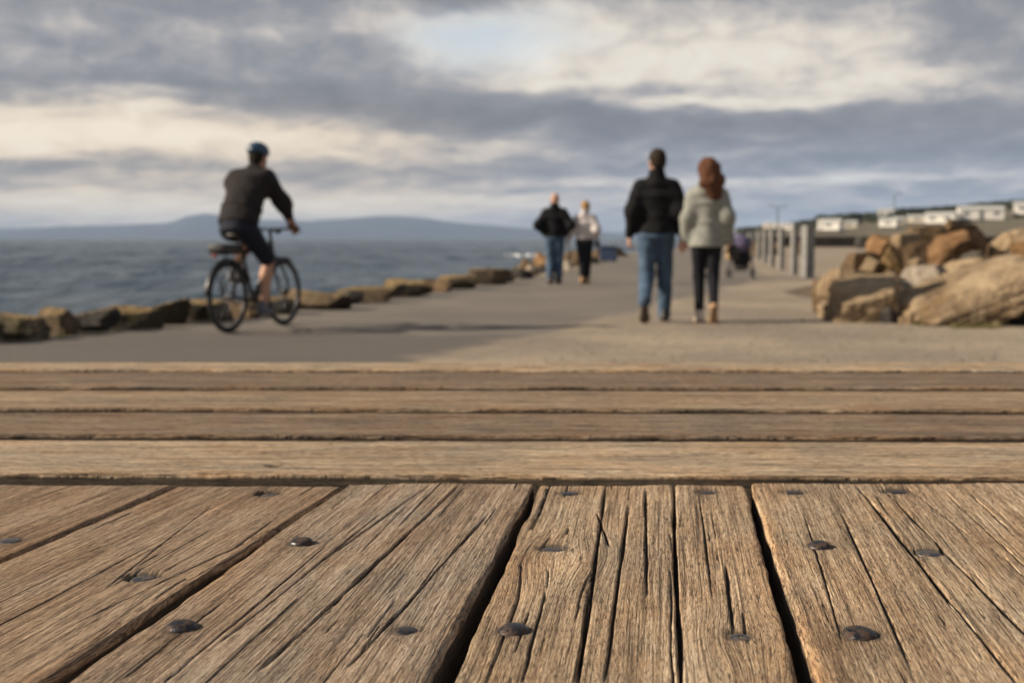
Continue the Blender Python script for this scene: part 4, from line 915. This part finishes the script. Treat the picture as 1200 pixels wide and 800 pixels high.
for sx in (-1, 1):
    b.tube([bb + Vector((sx * .03, -.03, 0)), ra + Vector((sx * .062, 0, 0))], .011, 8); b.tube([st + Vector((sx * .018, 0, -.03)), ra + Vector((sx * .062, 0, 0))], .009, 8)
b.build('frame', BLK, bike, True, True)
f_ = MB(); f_.tube([hl + Vector((0, .005, -.01)), hl + Vector((0, .012, -.05))], .024, 10)
for sx in (-1, 1): f_.tube([hl + Vector((sx * .05, .014, -.05)), fa + Vector((sx * .055, -.015, .12)), fa + Vector((sx * .055, 0, 0))], [.015, .013, .010], 8)
f_.tube([hl + Vector((-.055, .012, -.05)), hl + Vector((.055, .012, -.05))], .016, 8); f_.build('fork', BLK, bike, True, True)
def wheel(c, rear):
    t = MB().ring(c, (1, 0, 0), WR - .022, .022, 56, 10).build('wheel', RUB, bike, True, True)
    MB().ring(c, (1, 0, 0), WR - .048, .012, 56, 8).build('rim', RIMM, t, True, True)
    sp = MB(); cv = Vector(c)
    for i in range(28):
        a = 2 * math.pi * i / 28; a2 = a + (.25 if i % 4 < 2 else -.25); sx = -1 if i % 2 else 1
        sp.tube([cv + Vector((sx * .028, .022 * math.cos(a2), .022 * math.sin(a2))), cv + Vector((0, (WR - .055) * math.cos(a), (WR - .055) * math.sin(a)))], .0013, 4)
    sp.build('spokes', ALU, t, True, True)
    h = MB().tube([cv + Vector((-.06, 0, 0)), cv + Vector((.06, 0, 0))], .012, 10); h.tube([cv + Vector((-.032, 0, 0)), cv + Vector((.032, 0, 0))], .026, 14); h.build('hub', BLK, t, True, True)
    if rear:
        s = MB()
        for i, rr in enumerate((.055, .048, .041, .034)): s.tube([cv + Vector((.036 + i * .004, 0, 0)), cv + Vector((.039 + i * .004, 0, 0))], rr, 24)
        s.build('sprocket', ALU, t, True, True)
wheel(ra, True); wheel(fa, False)
for c, a0, a1 in ((ra, 20, 175), (fa, 60, 190)):
    m = MB(); pts = [];
    for i in range(21):
        a = R(a0 + (a1 - a0) * i / 20); pts.append(c + Vector((0, math.cos(a) * (WR + .022), math.sin(a) * (WR + .022))))
    V = []; F = []
    for q in pts:
        n_ = (q - c).normalized()
        for w_, o_ in ((-.028, -.014), (-.018, 0), (0, .005), (.018, 0), (.028, -.014)): V.append(q + Vector((w_, 0, 0)) + n_ * o_)
    for i in range(20):
        for k in range(4): F.append((i * 5 + k, i * 5 + k + 1, i * 5 + k + 6, i * 5 + k + 5))
    o = m.add(V, F).build('mudguard', BLK, bike, True, True); md = o.modifiers.new('thickness', 'SOLIDIFY'); md.thickness = .002
s = MB(); s.tube([st - Vector((0, 0, .05)), sadd - Vector((0, 0, .04))], .0135, 10); s.build('seat_post', ALU, bike, True, True)
sd2 = Solid(.03); sd2.slab(sadd + Vector((0, -.10, -.02)), sadd + Vector((0, .03, -.015)), (1, 0, 0), (.075, .028), (.04, .025), cap=.04); sd2.slab(sadd + Vector((0, .02, -.015)), sadd + Vector((0, .15, -.02)), (1, 0, 0), (.04, .025), (.018, .018), cap=.03)
mesh_np('saddle', *sd2.mesh(.007), BLACKL, bike, True, True)
bar = MB(); top = hb + Vector((0, -.01, .10)); gr = lambda sx: Vector((sx * .335, WB - .275, .975)); 
bar.tube([hb, hb + Vector((0, -.012, .09))], .016, 10); bar.tube([hb + Vector((0, -.012, .085)), hb + Vector((0, .055, .11))], .017, 10)
bar.tube([gr(-1), gr(-1) + Vector((.12, .03, 0)), hb + Vector((-.05, .055, .11)), hb + Vector((.05, .055, .11)), gr(1) + Vector((-.12, .03, 0)), gr(1)], .0125, 10)
hbo = bar.build('handlebar', BLK, bike, True, True)
for sx in (-1, 1):
    MB().tube([gr(sx), gr(sx) + Vector((-sx * .12, .03, 0))], .017, 10).build('grip', RUB, hbo, True, True)
    MB().tube([gr(sx) + Vector((-sx * .13, .045, -.005)), gr(sx) + Vector((-sx * .06, .075, -.025)), gr(sx) + Vector((-sx * .0, .07, -.035))], .006, 6).build('brake_lever', BLK, hbo, True, True)
MB().box(hb + Vector((0, .14, .09)), (.05, .06, .05), ch=.012).build('lamp', BLK, bike, True, True)
ck = MB(); ck.ring(bb + Vector((.055, 0, 0)), (1, 0, 0), .085, .006, 36, 6); ck.tube([bb + Vector((.07, 0, 0)), bb + Vector((.085, .03, -.165))], [.014, .010], 8); ck.tube([bb + Vector((-.07, 0, 0)), bb + Vector((-.085, -.03, .165))], [.014, .010], 8); ck.tube([bb + Vector((-.08, 0, 0)), bb + Vector((.08, 0, 0))], .012, 8)
for i in range(5): ck.tube([bb + Vector((.055, 0, 0)), bb + Vector((.055, .08 * math.cos(i * 1.257), .08 * math.sin(i * 1.257)))], .008, 6)
ck.build('crank', BLK, bike, True, True)
for sx, dy, dz in ((1, .03, -.165), (-1, -.03, .165)): MB().box(bb + Vector((sx * .135, dy, dz)), (.09, .09, .018), ch=.004).build('pedal', BLK, bike, True, True)
chn = MB(); chn.tube([bb + Vector((.055, 0, .085)), ra + Vector((.045, 0, .045))], .004, 6); chn.tube([bb + Vector((.055, 0, -.085)), ra + Vector((.045, .02, -.06))], .004, 6); chn.build('chain', RIMM, bike, True, True)
rk = MB()
for sx in (-1, 1):
    rk.tube([Vector((sx * .06, -.20, .735)), Vector((sx * .06, .20, .735))], .007, 8)
    for y in (-.12, .02, .1): rk.tube([Vector((sx * .06, y, .735)), ra + Vector((sx * .07, 0, .02))], .005, 6)
for y in (-.2, -.1, 0, .1, .2): rk.tube([Vector((-.06, y, .735)), Vector((.06, y, .735))], .006, 6)
rk.build('rack', BLK, bike, True, True)
MB().box((0, -.02, .785), (.17, .34, .085), ch=.02).build('rack_bag', BLACKL, bike, True, True)
MB().box((0, -.215, .72), (.06, .012, .025), ch=.004).build('reflector', RED, bike, True, True)
# rider, in the bicycle's frame
V3 = Vector
hip = V3((0, .20, 1.0)); wst = V3((0, .27, 1.17)); chs = V3((0, .40, 1.38)); nk = V3((0, .53, 1.545)); hdc = V3((0, .595, 1.655)); X = (1, 0, 0)
b = Solid(.04); b.slab(hip - V3((0, 0, .03)), wst, X, (.155, .11), (.135, .10)); b.slab(wst, chs, X, (.135, .10), (.165, .11)); b.slab(chs, nk - V3((0, .02, .05)), X, (.165, .11), (.13, .07))
fH, MH = head_solid(b, hdc, R(-6), R(-4), 1.0, nk - V3((0, .02, .04)))
arm = {}; leg = {}; hands = []
for sx in (-1, 1):
    g = gr(sx) + V3((-sx * .055, .014, 0)); arm[sx] = [V3((sx * .175, .45, 1.45)), V3((sx * .262, .60, 1.22)), g + V3((sx * .012, -.075, .045))]
    b.chain(arm[sx], [.05, .040, .027], k=.03)
    hands.append(hand_mesh(arm[sx][2], (-sx * .1, 1, -.42), (0, -.5, -1), (-sx, 0, 0), 62))
leg[1] = [V3((.10, .22, .95)), V3((.125, .53, .66)), V3((.135, .415, .245))]; leg[-1] = [V3((-.10, .22, .95)), V3((-.12, .63, .885)), V3((-.135, .345, .565))]
foot = {1: (V3((.135, .365, .150)), V3((.135, .50, .143))), -1: (V3((-.135, .29, .475)), V3((-.135, .425, .468)))}
for sx in (-1, 1):
    b.chain(leg[sx][:2], [.085, .060], k=.03); h_, k_, a_ = leg[sx]; m_ = k_ + (a_ - k_) * .32 + V3((0, -.02, 0)); b.chain([k_, m_, a_], [.055, .058, .038], k=.03); b.cap(foot[sx][0] + V3((0, 0, .04)), foot[sx][1] + V3((0, 0, .03)), .03, .028, k=.03)
rider = mesh_np('person', *join(b.mesh(.010), *hands), SKIN, loc=(RW.x, RW.y, 0), rz=-BH); tag(rider, 'cyclist in a dark jersey, shorts and blue helmet riding the black bicycle', 'cyclist')
rc = lambda n, vf, m, p=None: mesh_np(n, *vf, m, p or rider, True, True)
j = Solid(.05); j.slab(hip + V3((0, .0, .01)), wst, X, (.20, .15), (.195, .14), cap=.02); j.slab(wst, chs, X, (.195, .14), (.222, .15)); j.slab(chs, nk - V3((0, .03, .06)), X, (.222, .15), (.145, .09), cap=.03); j.slab(nk - V3((0, .04, .10)), nk + V3((0, .0, .03)), X, (.12, .09), (.072, .074), k=.07, cap=.012)
for sx in (-1, 1): j.chain([arm[sx][0], arm[sx][1], arm[sx][1] + (arm[sx][2] - arm[sx][1]) * .95], [.076, .060, .043], k=.12)
rc('jersey', j.mesh(.010, .010, 9, 31), CHAR)
t = Solid(.04); t.slab(hip - V3((0, .01, .05)), hip + V3((0, .02, .10)), X, (.175, .135), (.168, .125), cap=.05)
for sx in (-1, 1):
    h_, k_, a_ = leg[sx]; t.cap(h_, k_ - (k_ - h_) * .10, .102, .084, k=.04)
rc('shorts', t.mesh(.010, .008, 11, 33), NAVY)
for sx in (-1, 1):
    s_ = Solid(.02); shoe(s_, *foot[sx]); so_ = rc('shoe', s_.mesh(.008), GREYS)
    h_, b_ = foot[sx]; z = Solid(.01); z.slab(h_ + V3((0, 0, .004)), b_ + V3((0, .05, .004)), X, (.04, .009), (.042, .009), cap=.03); rc('sole', z.mesh(.006), DSOLE, so_)
hh_ = Solid(.02); hh_.ell(fH(0, -.02, .03), (.082, .098, .09), MH, .02); hh_.ell(fH(0, -.058, -.03), (.064, .05, .06), MH, .03)
v_ = MH @ np.array((0, .93, -.36)); c3 = np.array(fH(0, .03, .03)); hh_._add(lambda P: -((P - c3) @ v_), np.full(3, -9.), np.full(3, 9.), 0, True); rc('hair', hh_.mesh(.008, .004, 40, 3), hairmat('dark hair', (.010, .007, .005), (.028, .017, .010)))
hm = Solid(.02); hm.ell(fH(0, -.01, .062), (.098, .128, .092), MH); 
v_h = MH @ np.array((0, -.12, -1.)); c_ = np.array(fH(0, 0, .03)); hm._add(lambda P: -((P - c_) @ v_h), np.full(3, -9.), np.full(3, 9.), 0, True)
for e in (-.05, 0, .05): hm.cap(fH(e, -.16, .10), fH(e * .8, -.06, .175), .012, sub=True)
HELM = simple('blue helmet shell', (.018, .050, .10), .35, var=.2); ho = rc('helmet', hm.mesh(.008), HELM)
MB().tube([fH(-.083, .0, .03), fH(-.06, .03, -.06), fH(0, .05, -.105), fH(.06, .03, -.06), fH(.083, 0, .03)], .006, 6).build('strap', BLACKL, ho, True, True)
# ------------------------------------------------------------------ posts along the path
PM = simple('weathered grey post timber', (.20, .195, .185), .8, var=.25, scale=6, bmp=.006, bscale=40)
def post_mesh():
    b = MB(); b.box((0, 0, .575), (.17, .17, 1.15), ch=.008); return b
POG = 'grey square posts along the landward side of the path'
posts = [(946, 325.5, 'nearest and tallest looking grey square post beside the path, closest to the boulder pile'), (930, 322, 'second grey post behind the nearest one along the path'), (915, 316.5, 'third grey post from the boulder pile'), (904, 312.5, 'fourth grey post from the boulder pile'),
         (896, 308, 'fifth grey post from the boulder pile, hard to tell from those behind it'), (889, 304.5, 'sixth grey post from the boulder pile, left of the fifth'), (883, 301, 'seventh grey post from the boulder pile, above the pushchair'), (878, 298.5, 'furthest grey post of the row, right beside the woman')]
p0 = None
for px, py, lab in posts:
    g = at(px, py)
    if p0 is None: o = p0 = post_mesh().build('bollard', PM, smooth=False)
    else: o = p0.copy(); C.objects.link(o)
    o.location = g; o.rotation_euler = (0, 0, R(20)); o.scale = (1.28, 1.28, 1.0) if o is p0 else (.74, .74, .99); tag(o, lab, 'post', POG)
# ------------------------------------------------------------------ pushchair
g = at(868, 326.5); pc = empty('pushchair', g, R(-12)); tag(pc, 'dark pushchair with a tan bag on it, standing beyond the couple near the posts', 'pushchair')
fr = MB()
for sx in (-1, 1):
    fr.tube([(sx * .24, -.36, 1.0), (sx * .24, -.22, .72), (sx * .22, .30, .14)], .013, 8); fr.tube([(sx * .24, -.20, .66), (sx * .26, -.28, .12)], .013, 8)
fr.tube([(-.24, -.36, 1.0), (.24, -.36, 1.0)], .016, 8); fr.tube([(-.26, -.28, .12), (.26, -.28, .12)], .01, 8); fr.build('frame', ALU, pc, True, True)
for x, y, r in ((-.28, -.28, .12), (.28, -.28, .12), (-.22, .30, .10), (.22, .30, .10)):
    w = MB().ring((x, y, r), (1, 0, 0), r - .018, .02, 24, 8).build('wheel', RUB, pc, True, True); MB().tube([(x - .014, y, r), (x + .014, y, r)], r * .6, 16).build('rim', RIMM, w, True, True)
s_ = Solid(.04); s_.slab((0, -.20, .70), (0, .02, .40), X, (.20, .05), (.20, .06)); s_.slab((0, 0, .40), (0, .24, .42), X, (.20, .05), (.19, .05)); s_.slab((0, .24, .42), (0, .32, .25), X, (.18, .04), (.17, .03))
mesh_np('seat', *s_.mesh(.014), cloth('black pushchair fabric', (.016, .017, .02)), pc, True, True)
s_ = Solid(.04); s_.ell((0, -.10, .74), (.225, .22, .20)); s_.ell((0, .02, .66), (.19, .24, .18), sub=True); mesh_np('canopy', *s_.mesh(.014, .006), cloth('muted violet fabric', (.115, .10, .165)), pc, True, True)
s_ = Solid(.03); s_.slab((0, -.28, .24), (0, .06, .24), X, (.17, .06), (.17, .06), cap=.04); mesh_np('basket', *s_.mesh(.014), BLACKL, pc, True, True)
p = g + Matrix.Rotation(R(-12), 3, 'Z') @ V3((-.22, -.34, .36)); s_ = Solid(.03); s_.slab((0, 0, .08), (0, 0, .34), X, (.10, .06), (.085, .05), cap=.04)
tag(mesh_np('bag', *s_.mesh(.012, .006), cloth('tan canvas', (.42, .29, .16)), loc=p), 'tan canvas bag hanging on the handle side of the pushchair', 'bag')
# ------------------------------------------------------------------ blue bin by the path edge
g = at(713, 307); bn = empty('bin', g, R(-10)); tag(bn, 'squat dark blue bin standing by the path edge beyond the far couple', 'bin')
BLU = simple('dark blue plastic', (.025, .045, .10), .5, var=.3, scale=5)
bd = MB(); bd.box((0, 0, .27), (.60, .5, .46), ch=.03); bd.build('bin_body', BLU, bn, False, True); MB().box((0, -.01, .545), (.66, .55, .08), ch=.025).build('lid', BLU, bn, False, True)
for sx in (-1, 1): MB().tube([(sx * .2 - .03, .18, .06), (sx * .2 + .03, .18, .06)], .06, 14).build('wheel', RUB, bn, True, True)
# ------------------------------------------------------------------ the far shore: sea wall, caravans, lamps, trees
WALLM = simple('dark brown stone wall', (.060, .046, .034), .9, var=.5, scale=1.2, bmp=.06, bscale=5); COPE = simple('pale concrete coping', (.30, .28, .25), .9, var=.2, scale=2)
sw = empty('sea_wall', (40, 104, 0)); tag(sw, 'low dark brown stone wall with pale coping far behind the posts', 'wall')
MB().box((45.5, 104.0, .455), (54, .5, .95), ch=.02).build('wall', WALLM, sw); MB().box((45.5, 103.95, .98), (54.2, .75, .10), ch=.02).build('coping', COPE, sw)
CW = simple('white caravan panel', (.78, .75, .69), .5, var=.06, scale=1.5); CROOF = simple('pale grey caravan roof', (.50, .50, .48), .6, var=.1, scale=2); GLS = simple('grey window glass', (.20, .21, .215), .2, spec=.6); SKIRT = simple('dark skirting board', (.09, .08, .07), .8)
CVG = 'white static caravans on the slope'
def caravan(x0, x1, y0, y1, d, rz, wall, label):
    base = atd((x0 + x1) / 2, y1, d); L = (x1 - x0) * d / FPX / max(.5, math.cos(rz)) * .96; H = (y1 - y0) * d / FPX; gz = hland(base.x, d); base.z = max(gz - .05, min(base.z, gz + .6)); H = max(1.6, (CAMZ + (278 - y0) / FPX * d) - base.z); W = min(3.2, L * .8)
    r = empty('caravan', base, rz); tag(r, label, 'caravan', CVG)
    b = MB(); h = H * .80; b.add([(-L/2, 0, .3), (L/2, 0, .3), (L/2, W, .3), (-L/2, W, .3), (-L/2, 0, h), (L/2, 0, h), (L/2, W, h), (-L/2, W, h), (-L/2, W/2, H - .03), (L/2, W/2, H - .03)],
        [(0, 1, 5, 4), (1, 2, 6, 9, 5), (2, 3, 7, 6), (3, 0, 4, 8, 7), (3, 2, 1, 0)]); b.build('wall', wall, r, False, True)
    f = MB(); e = .15
    f.add([(-L/2-e, -e, h - .03), (L/2+e, -e, h - .03), (L/2+e, W/2, H), (-L/2-e, W/2, H), (-L/2-e, W+e, h - .03), (L/2+e, W+e, h - .03), (-L/2-e, -e, h + .05), (L/2+e, -e, h + .05), (L/2+e, W/2, H + .08), (-L/2-e, W/2, H + .08), (-L/2-e, W+e, h + .05), (L/2+e, W+e, h + .05)],
        [(6, 7, 8, 9), (9, 8, 11, 10), (1, 0, 3, 2), (2, 3, 4, 5), (0, 1, 7, 6), (5, 4, 10, 11), (0, 6, 9, 3), (3, 9, 10, 4), (1, 2, 8, 7), (2, 5, 11, 8)]); f.build('roof', CROOF, r, False, True)
    MB().box((0, W/2, .15), (L - .1, W - .1, .36)).build('skirting', SKIRT, r, False, True)
    n = max(1, int(L / 2.0))
    for i in range(n):
        xx = -L/2 + L * (i + .5) / n
        if n > 2 and i == n // 2: MB().box((xx, -.012, .3 + (h - .3) * .46), (.75, .05, (h - .3) * .86)).build('door', GLS, r, False, True)
        else: MB().box((xx, -.012, .3 + (h - .3) * .60), (min(1.0, L / n * .5), .05, (h - .3) * .34), ch=.01).build('window', GLS, r, False, True)
    MB().box((-L/2 - .012, W/2, .3 + (h - .3) * .6), (.05, W * .45, (h - .3) * .34)).build('window', GLS, r, False, True)
CRM = simple('cream caravan panel', (.62, .56, .46), .55, var=.07, scale=1.5)
for a in [(959, 982, 257, 272, 190, R(-30), CW, 'white caravan standing alone just right of the nearest grey post'), (984, 1003, 261, 272, 215, R(-20), CRM, 'small dull caravan between the lone white one and the boulder pile'), (1031, 1049, 256, 268, 195, R(-30), CW, 'bright white caravan below the pale one that stands higher on the slope'), (1048, 1060, 258, 268, 205, R(-10), CRM, 'narrow dull caravan touching the bright white one on its landward side'),
          (1029, 1047, 245, 255, 300, R(-25), CROOF, 'pale grey caravan highest on the slope under the lamp post'), (1064, 1085, 256, 266, 210, R(-25), CRM, 'low pale caravan between the bright white one and the big white one'), (1086, 1116, 249, 264, 195, R(-28), CW, 'big white caravan left of the long cream one'), (1125, 1175, 242, 259.5, 195, R(-14), CW, 'long cream white caravan, widest of all'),
          (1190, 1226, 237, 253, 195, R(-22), CW, 'white caravan at the edge of the photo above the boulder pile'), (918, 928, 266.5, 274, 250, R(-30), CW, 'small white caravan seen between the second and third posts'), (906, 915, 267.5, 275, 270, R(-30), CW, 'small white caravan seen over the third post'), (894, 903, 268.5, 275, 290, R(-30), CRM, 'furthest small pale caravan over the fifth post')]:
    caravan(*a)
LM = simple('dark lamp post steel', (.05, .055, .06), .5, .5)
def lamp(px, ytop, d, double, label):
    p = atd(px, 278, d); z0 = hland(p.x, d); zt = CAMZ + (278 - ytop) / FPX * d; r = empty('street_lamp', (p.x, d, z0)); tag(r, label, 'street lamp', 'street lamps on the far slope'); h = zt - z0
    MB().tube([(0, 0, 0), (0, 0, h * .5), (0, 0, h)], [.13, .10, .08], 8).build('pole', LM, r, True, True)
    for sx in ((-1, 1) if double else (1,)):
        MB().tube([(0, 0, h - .1), (sx * .4, 0, h + .15), (sx * .9, 0, h + .2)], .05, 6).build('arm', LM, r, True, True); MB().box((sx * 1.05, 0, h + .19), (.6, .25, .14), ch=.03).build('lamp_head', LM, r, False, True)
lamp(911, 243, 190, True, 'street lamp with two arms standing behind the grey posts'); lamp(1047, 229, 230, False, 'tall street lamp rising above the caravans over the boulder pile')
# rubble bank beyond the posts
for i, (x0, x1, y0, y1, d, mt, lab) in enumerate([(864, 882, 277, 300, 62, 'brown', 'brown rock showing beside the woman, left of the far posts'), (874, 894, 282, 301, 58, 'tan', 'tan rock showing between the pushchair and the far posts'), (886, 904, 279, 300, 66, 'grey', 'grey rock behind the fifth and sixth posts'), (900, 922, 280, 299, 72, 'brown', 'brown rock behind the third and fourth posts'), (926, 944, 281, 298, 76, 'brown', 'brown rock behind the gap of the first two posts'), (1000, 1014, 274, 291, 92, 'grey', 'dark rock against the far wall at the end of the boulder pile')]):
    c = at((x0 + x1) / 2, y1); dd = min(c.y, 96); c = atd((x0 + x1) / 2, (y0 + y1) / 2, dd); wx = (x1 - x0) * dd / FPX; hz = (y1 - y0) * dd / FPX
    boulder('bank_rock', (c.x, dd, hz * .42), (wx, wx * .8, hz * 1.1), 700 + i, ROCK[mt], lab, 'rocks beyond the posts', cat='rock', sub=3)
def build_wood():
    m, t, b = material('dark tree foliage'); tc = t.n('ShaderNodeTexCoord').outputs['Object']; n = t.noise(tc, .35, 5, .6); n2 = t.noise(tc, 4, 3, .6)
    t.link(t.ramp(n + (n2 - .5) * .5, [(.3, (.016, .022, .012)), (.55, (.032, .040, .020)), (.75, (.062, .062, .030))]), b.inputs['Base Color']); b.inputs['Roughness'].default_value = .9
    rs = np.random.RandomState(5); V = []; F = []
    line = [(866, 270), (900, 266), (930, 261), (955, 257), (962, 252), (975, 253), (990, 251), (1010, 250), (1030, 249), (1060, 244.5), (1100, 243.5), (1140, 239.5), (1170, 236.5), (1200, 235), (1260, 232), (1340, 230)]
    for rowi, (d, drop, n_) in enumerate(((322, 0, 420), (300, 4.5, 300), (262, 7, 240))):
        for i in range(n_):
            px = rs.uniform(866, 1340); top = np.interp(px, [p[0] for p in line], [p[1] for p in line]) + drop + rs.uniform(-1.2, 1.6)
            dd = d + rs.uniform(-8, 8); p = atd(px, top, dd); z0 = hland(p.x, dd) - .2; hh = max(.5, p.z - z0); rr = rs.uniform(.9, 1.9)
            if rowi and rs.rand() < .4: continue
            for q in range(46):
                u = rs.normal(size=3); u /= np.linalg.norm(u); rad = rs.uniform(.5, 1.0) ** .5
                c = np.array((p.x, dd, z0 + hh * .52)) + u * np.array((rr, rr, hh * .5)) * rad; a = rs.normal(size=3); a /= np.linalg.norm(a); bb_ = np.cross(a, u + .3 * rs.normal(size=3)); bb_ /= (np.linalg.norm(bb_) + 1e-6); sz = rs.uniform(.22, .5); k0 = len(V)
                V += [c - a * sz, c + bb_ * sz * .6, c + a * sz, c - bb_ * sz * .6]; F.append((k0, k0 + 1, k0 + 2, k0 + 3))
    tag(mesh_np('far_wood', np.array(V), np.array(F), m, smooth=False), kind='stuff')
build_wood()
# turf and moss at the foot of the boulders, loose stones on the gravel
def build_tufts():
    rs = np.random.RandomState(9); V = []; F = []
    m = simple('dry green grass', (.13, .115, .035), .8, var=.4, scale=6)
    for x0, x1, y, n_ in ((1072, 1110, 381.5, 120), (1115, 1172, 384.5, 240), (0, 150, 399, 120)):
        for i in range(n_):
            px = rs.uniform(x0, x1); yy = y + rs.uniform(-1.5, .8) + ((-(px) * .075 + 2) if y == 399 else 0); g = at(px, yy); a = rs.uniform(0, 6.28); h = rs.uniform(.02, .07); w = .006; l = rs.normal(size=2) * .03; k0 = len(V)
            V += [(g.x - w * math.cos(a), g.y - w * math.sin(a), 0), (g.x + w * math.cos(a), g.y + w * math.sin(a), 0), (g.x + l[0], g.y + l[1], h)]; F.append((k0, k0 + 1, k0 + 2))
    tag(mesh_np('grass', np.array(V), np.array(F), m, smooth=False), kind='stuff')
    V = []; F = []
    for i in range(320):
        px = rs.uniform(570, 1260); py = rs.uniform(372, 428); g = at(px, py)
        if g.x < pathR(g.y) + .2: continue
        P, f = ICO; s = rs.uniform(.004, .013) * (2.2 if rs.rand() < .05 else 1); k0 = len(V); Q = P * s * rs.uniform(.6, 1.2, 3); V += [tuple(q + np.array((g.x, g.y, s * .35))) for q in Q]; F += [tuple(int(q) + k0 for q in ff) for ff in f]
    tag(mesh_np('loose_stones', np.array(V), F, simple('loose stone', (.20, .17, .14), .9, var=.5, scale=2)), kind='stuff')
_b = bmesh.new(); bmesh.ops.create_icosphere(_b, subdivisions=1, radius=1.0); ICO = (np.array([v.co[:] for v in _b.verts]) * np.random.RandomState(2).uniform(.8, 1.15, (12 if len(_b.verts) == 12 else len(_b.verts), 1)), [[v.index for v in f.verts] for f in _b.faces]); _b.free()
build_tufts()
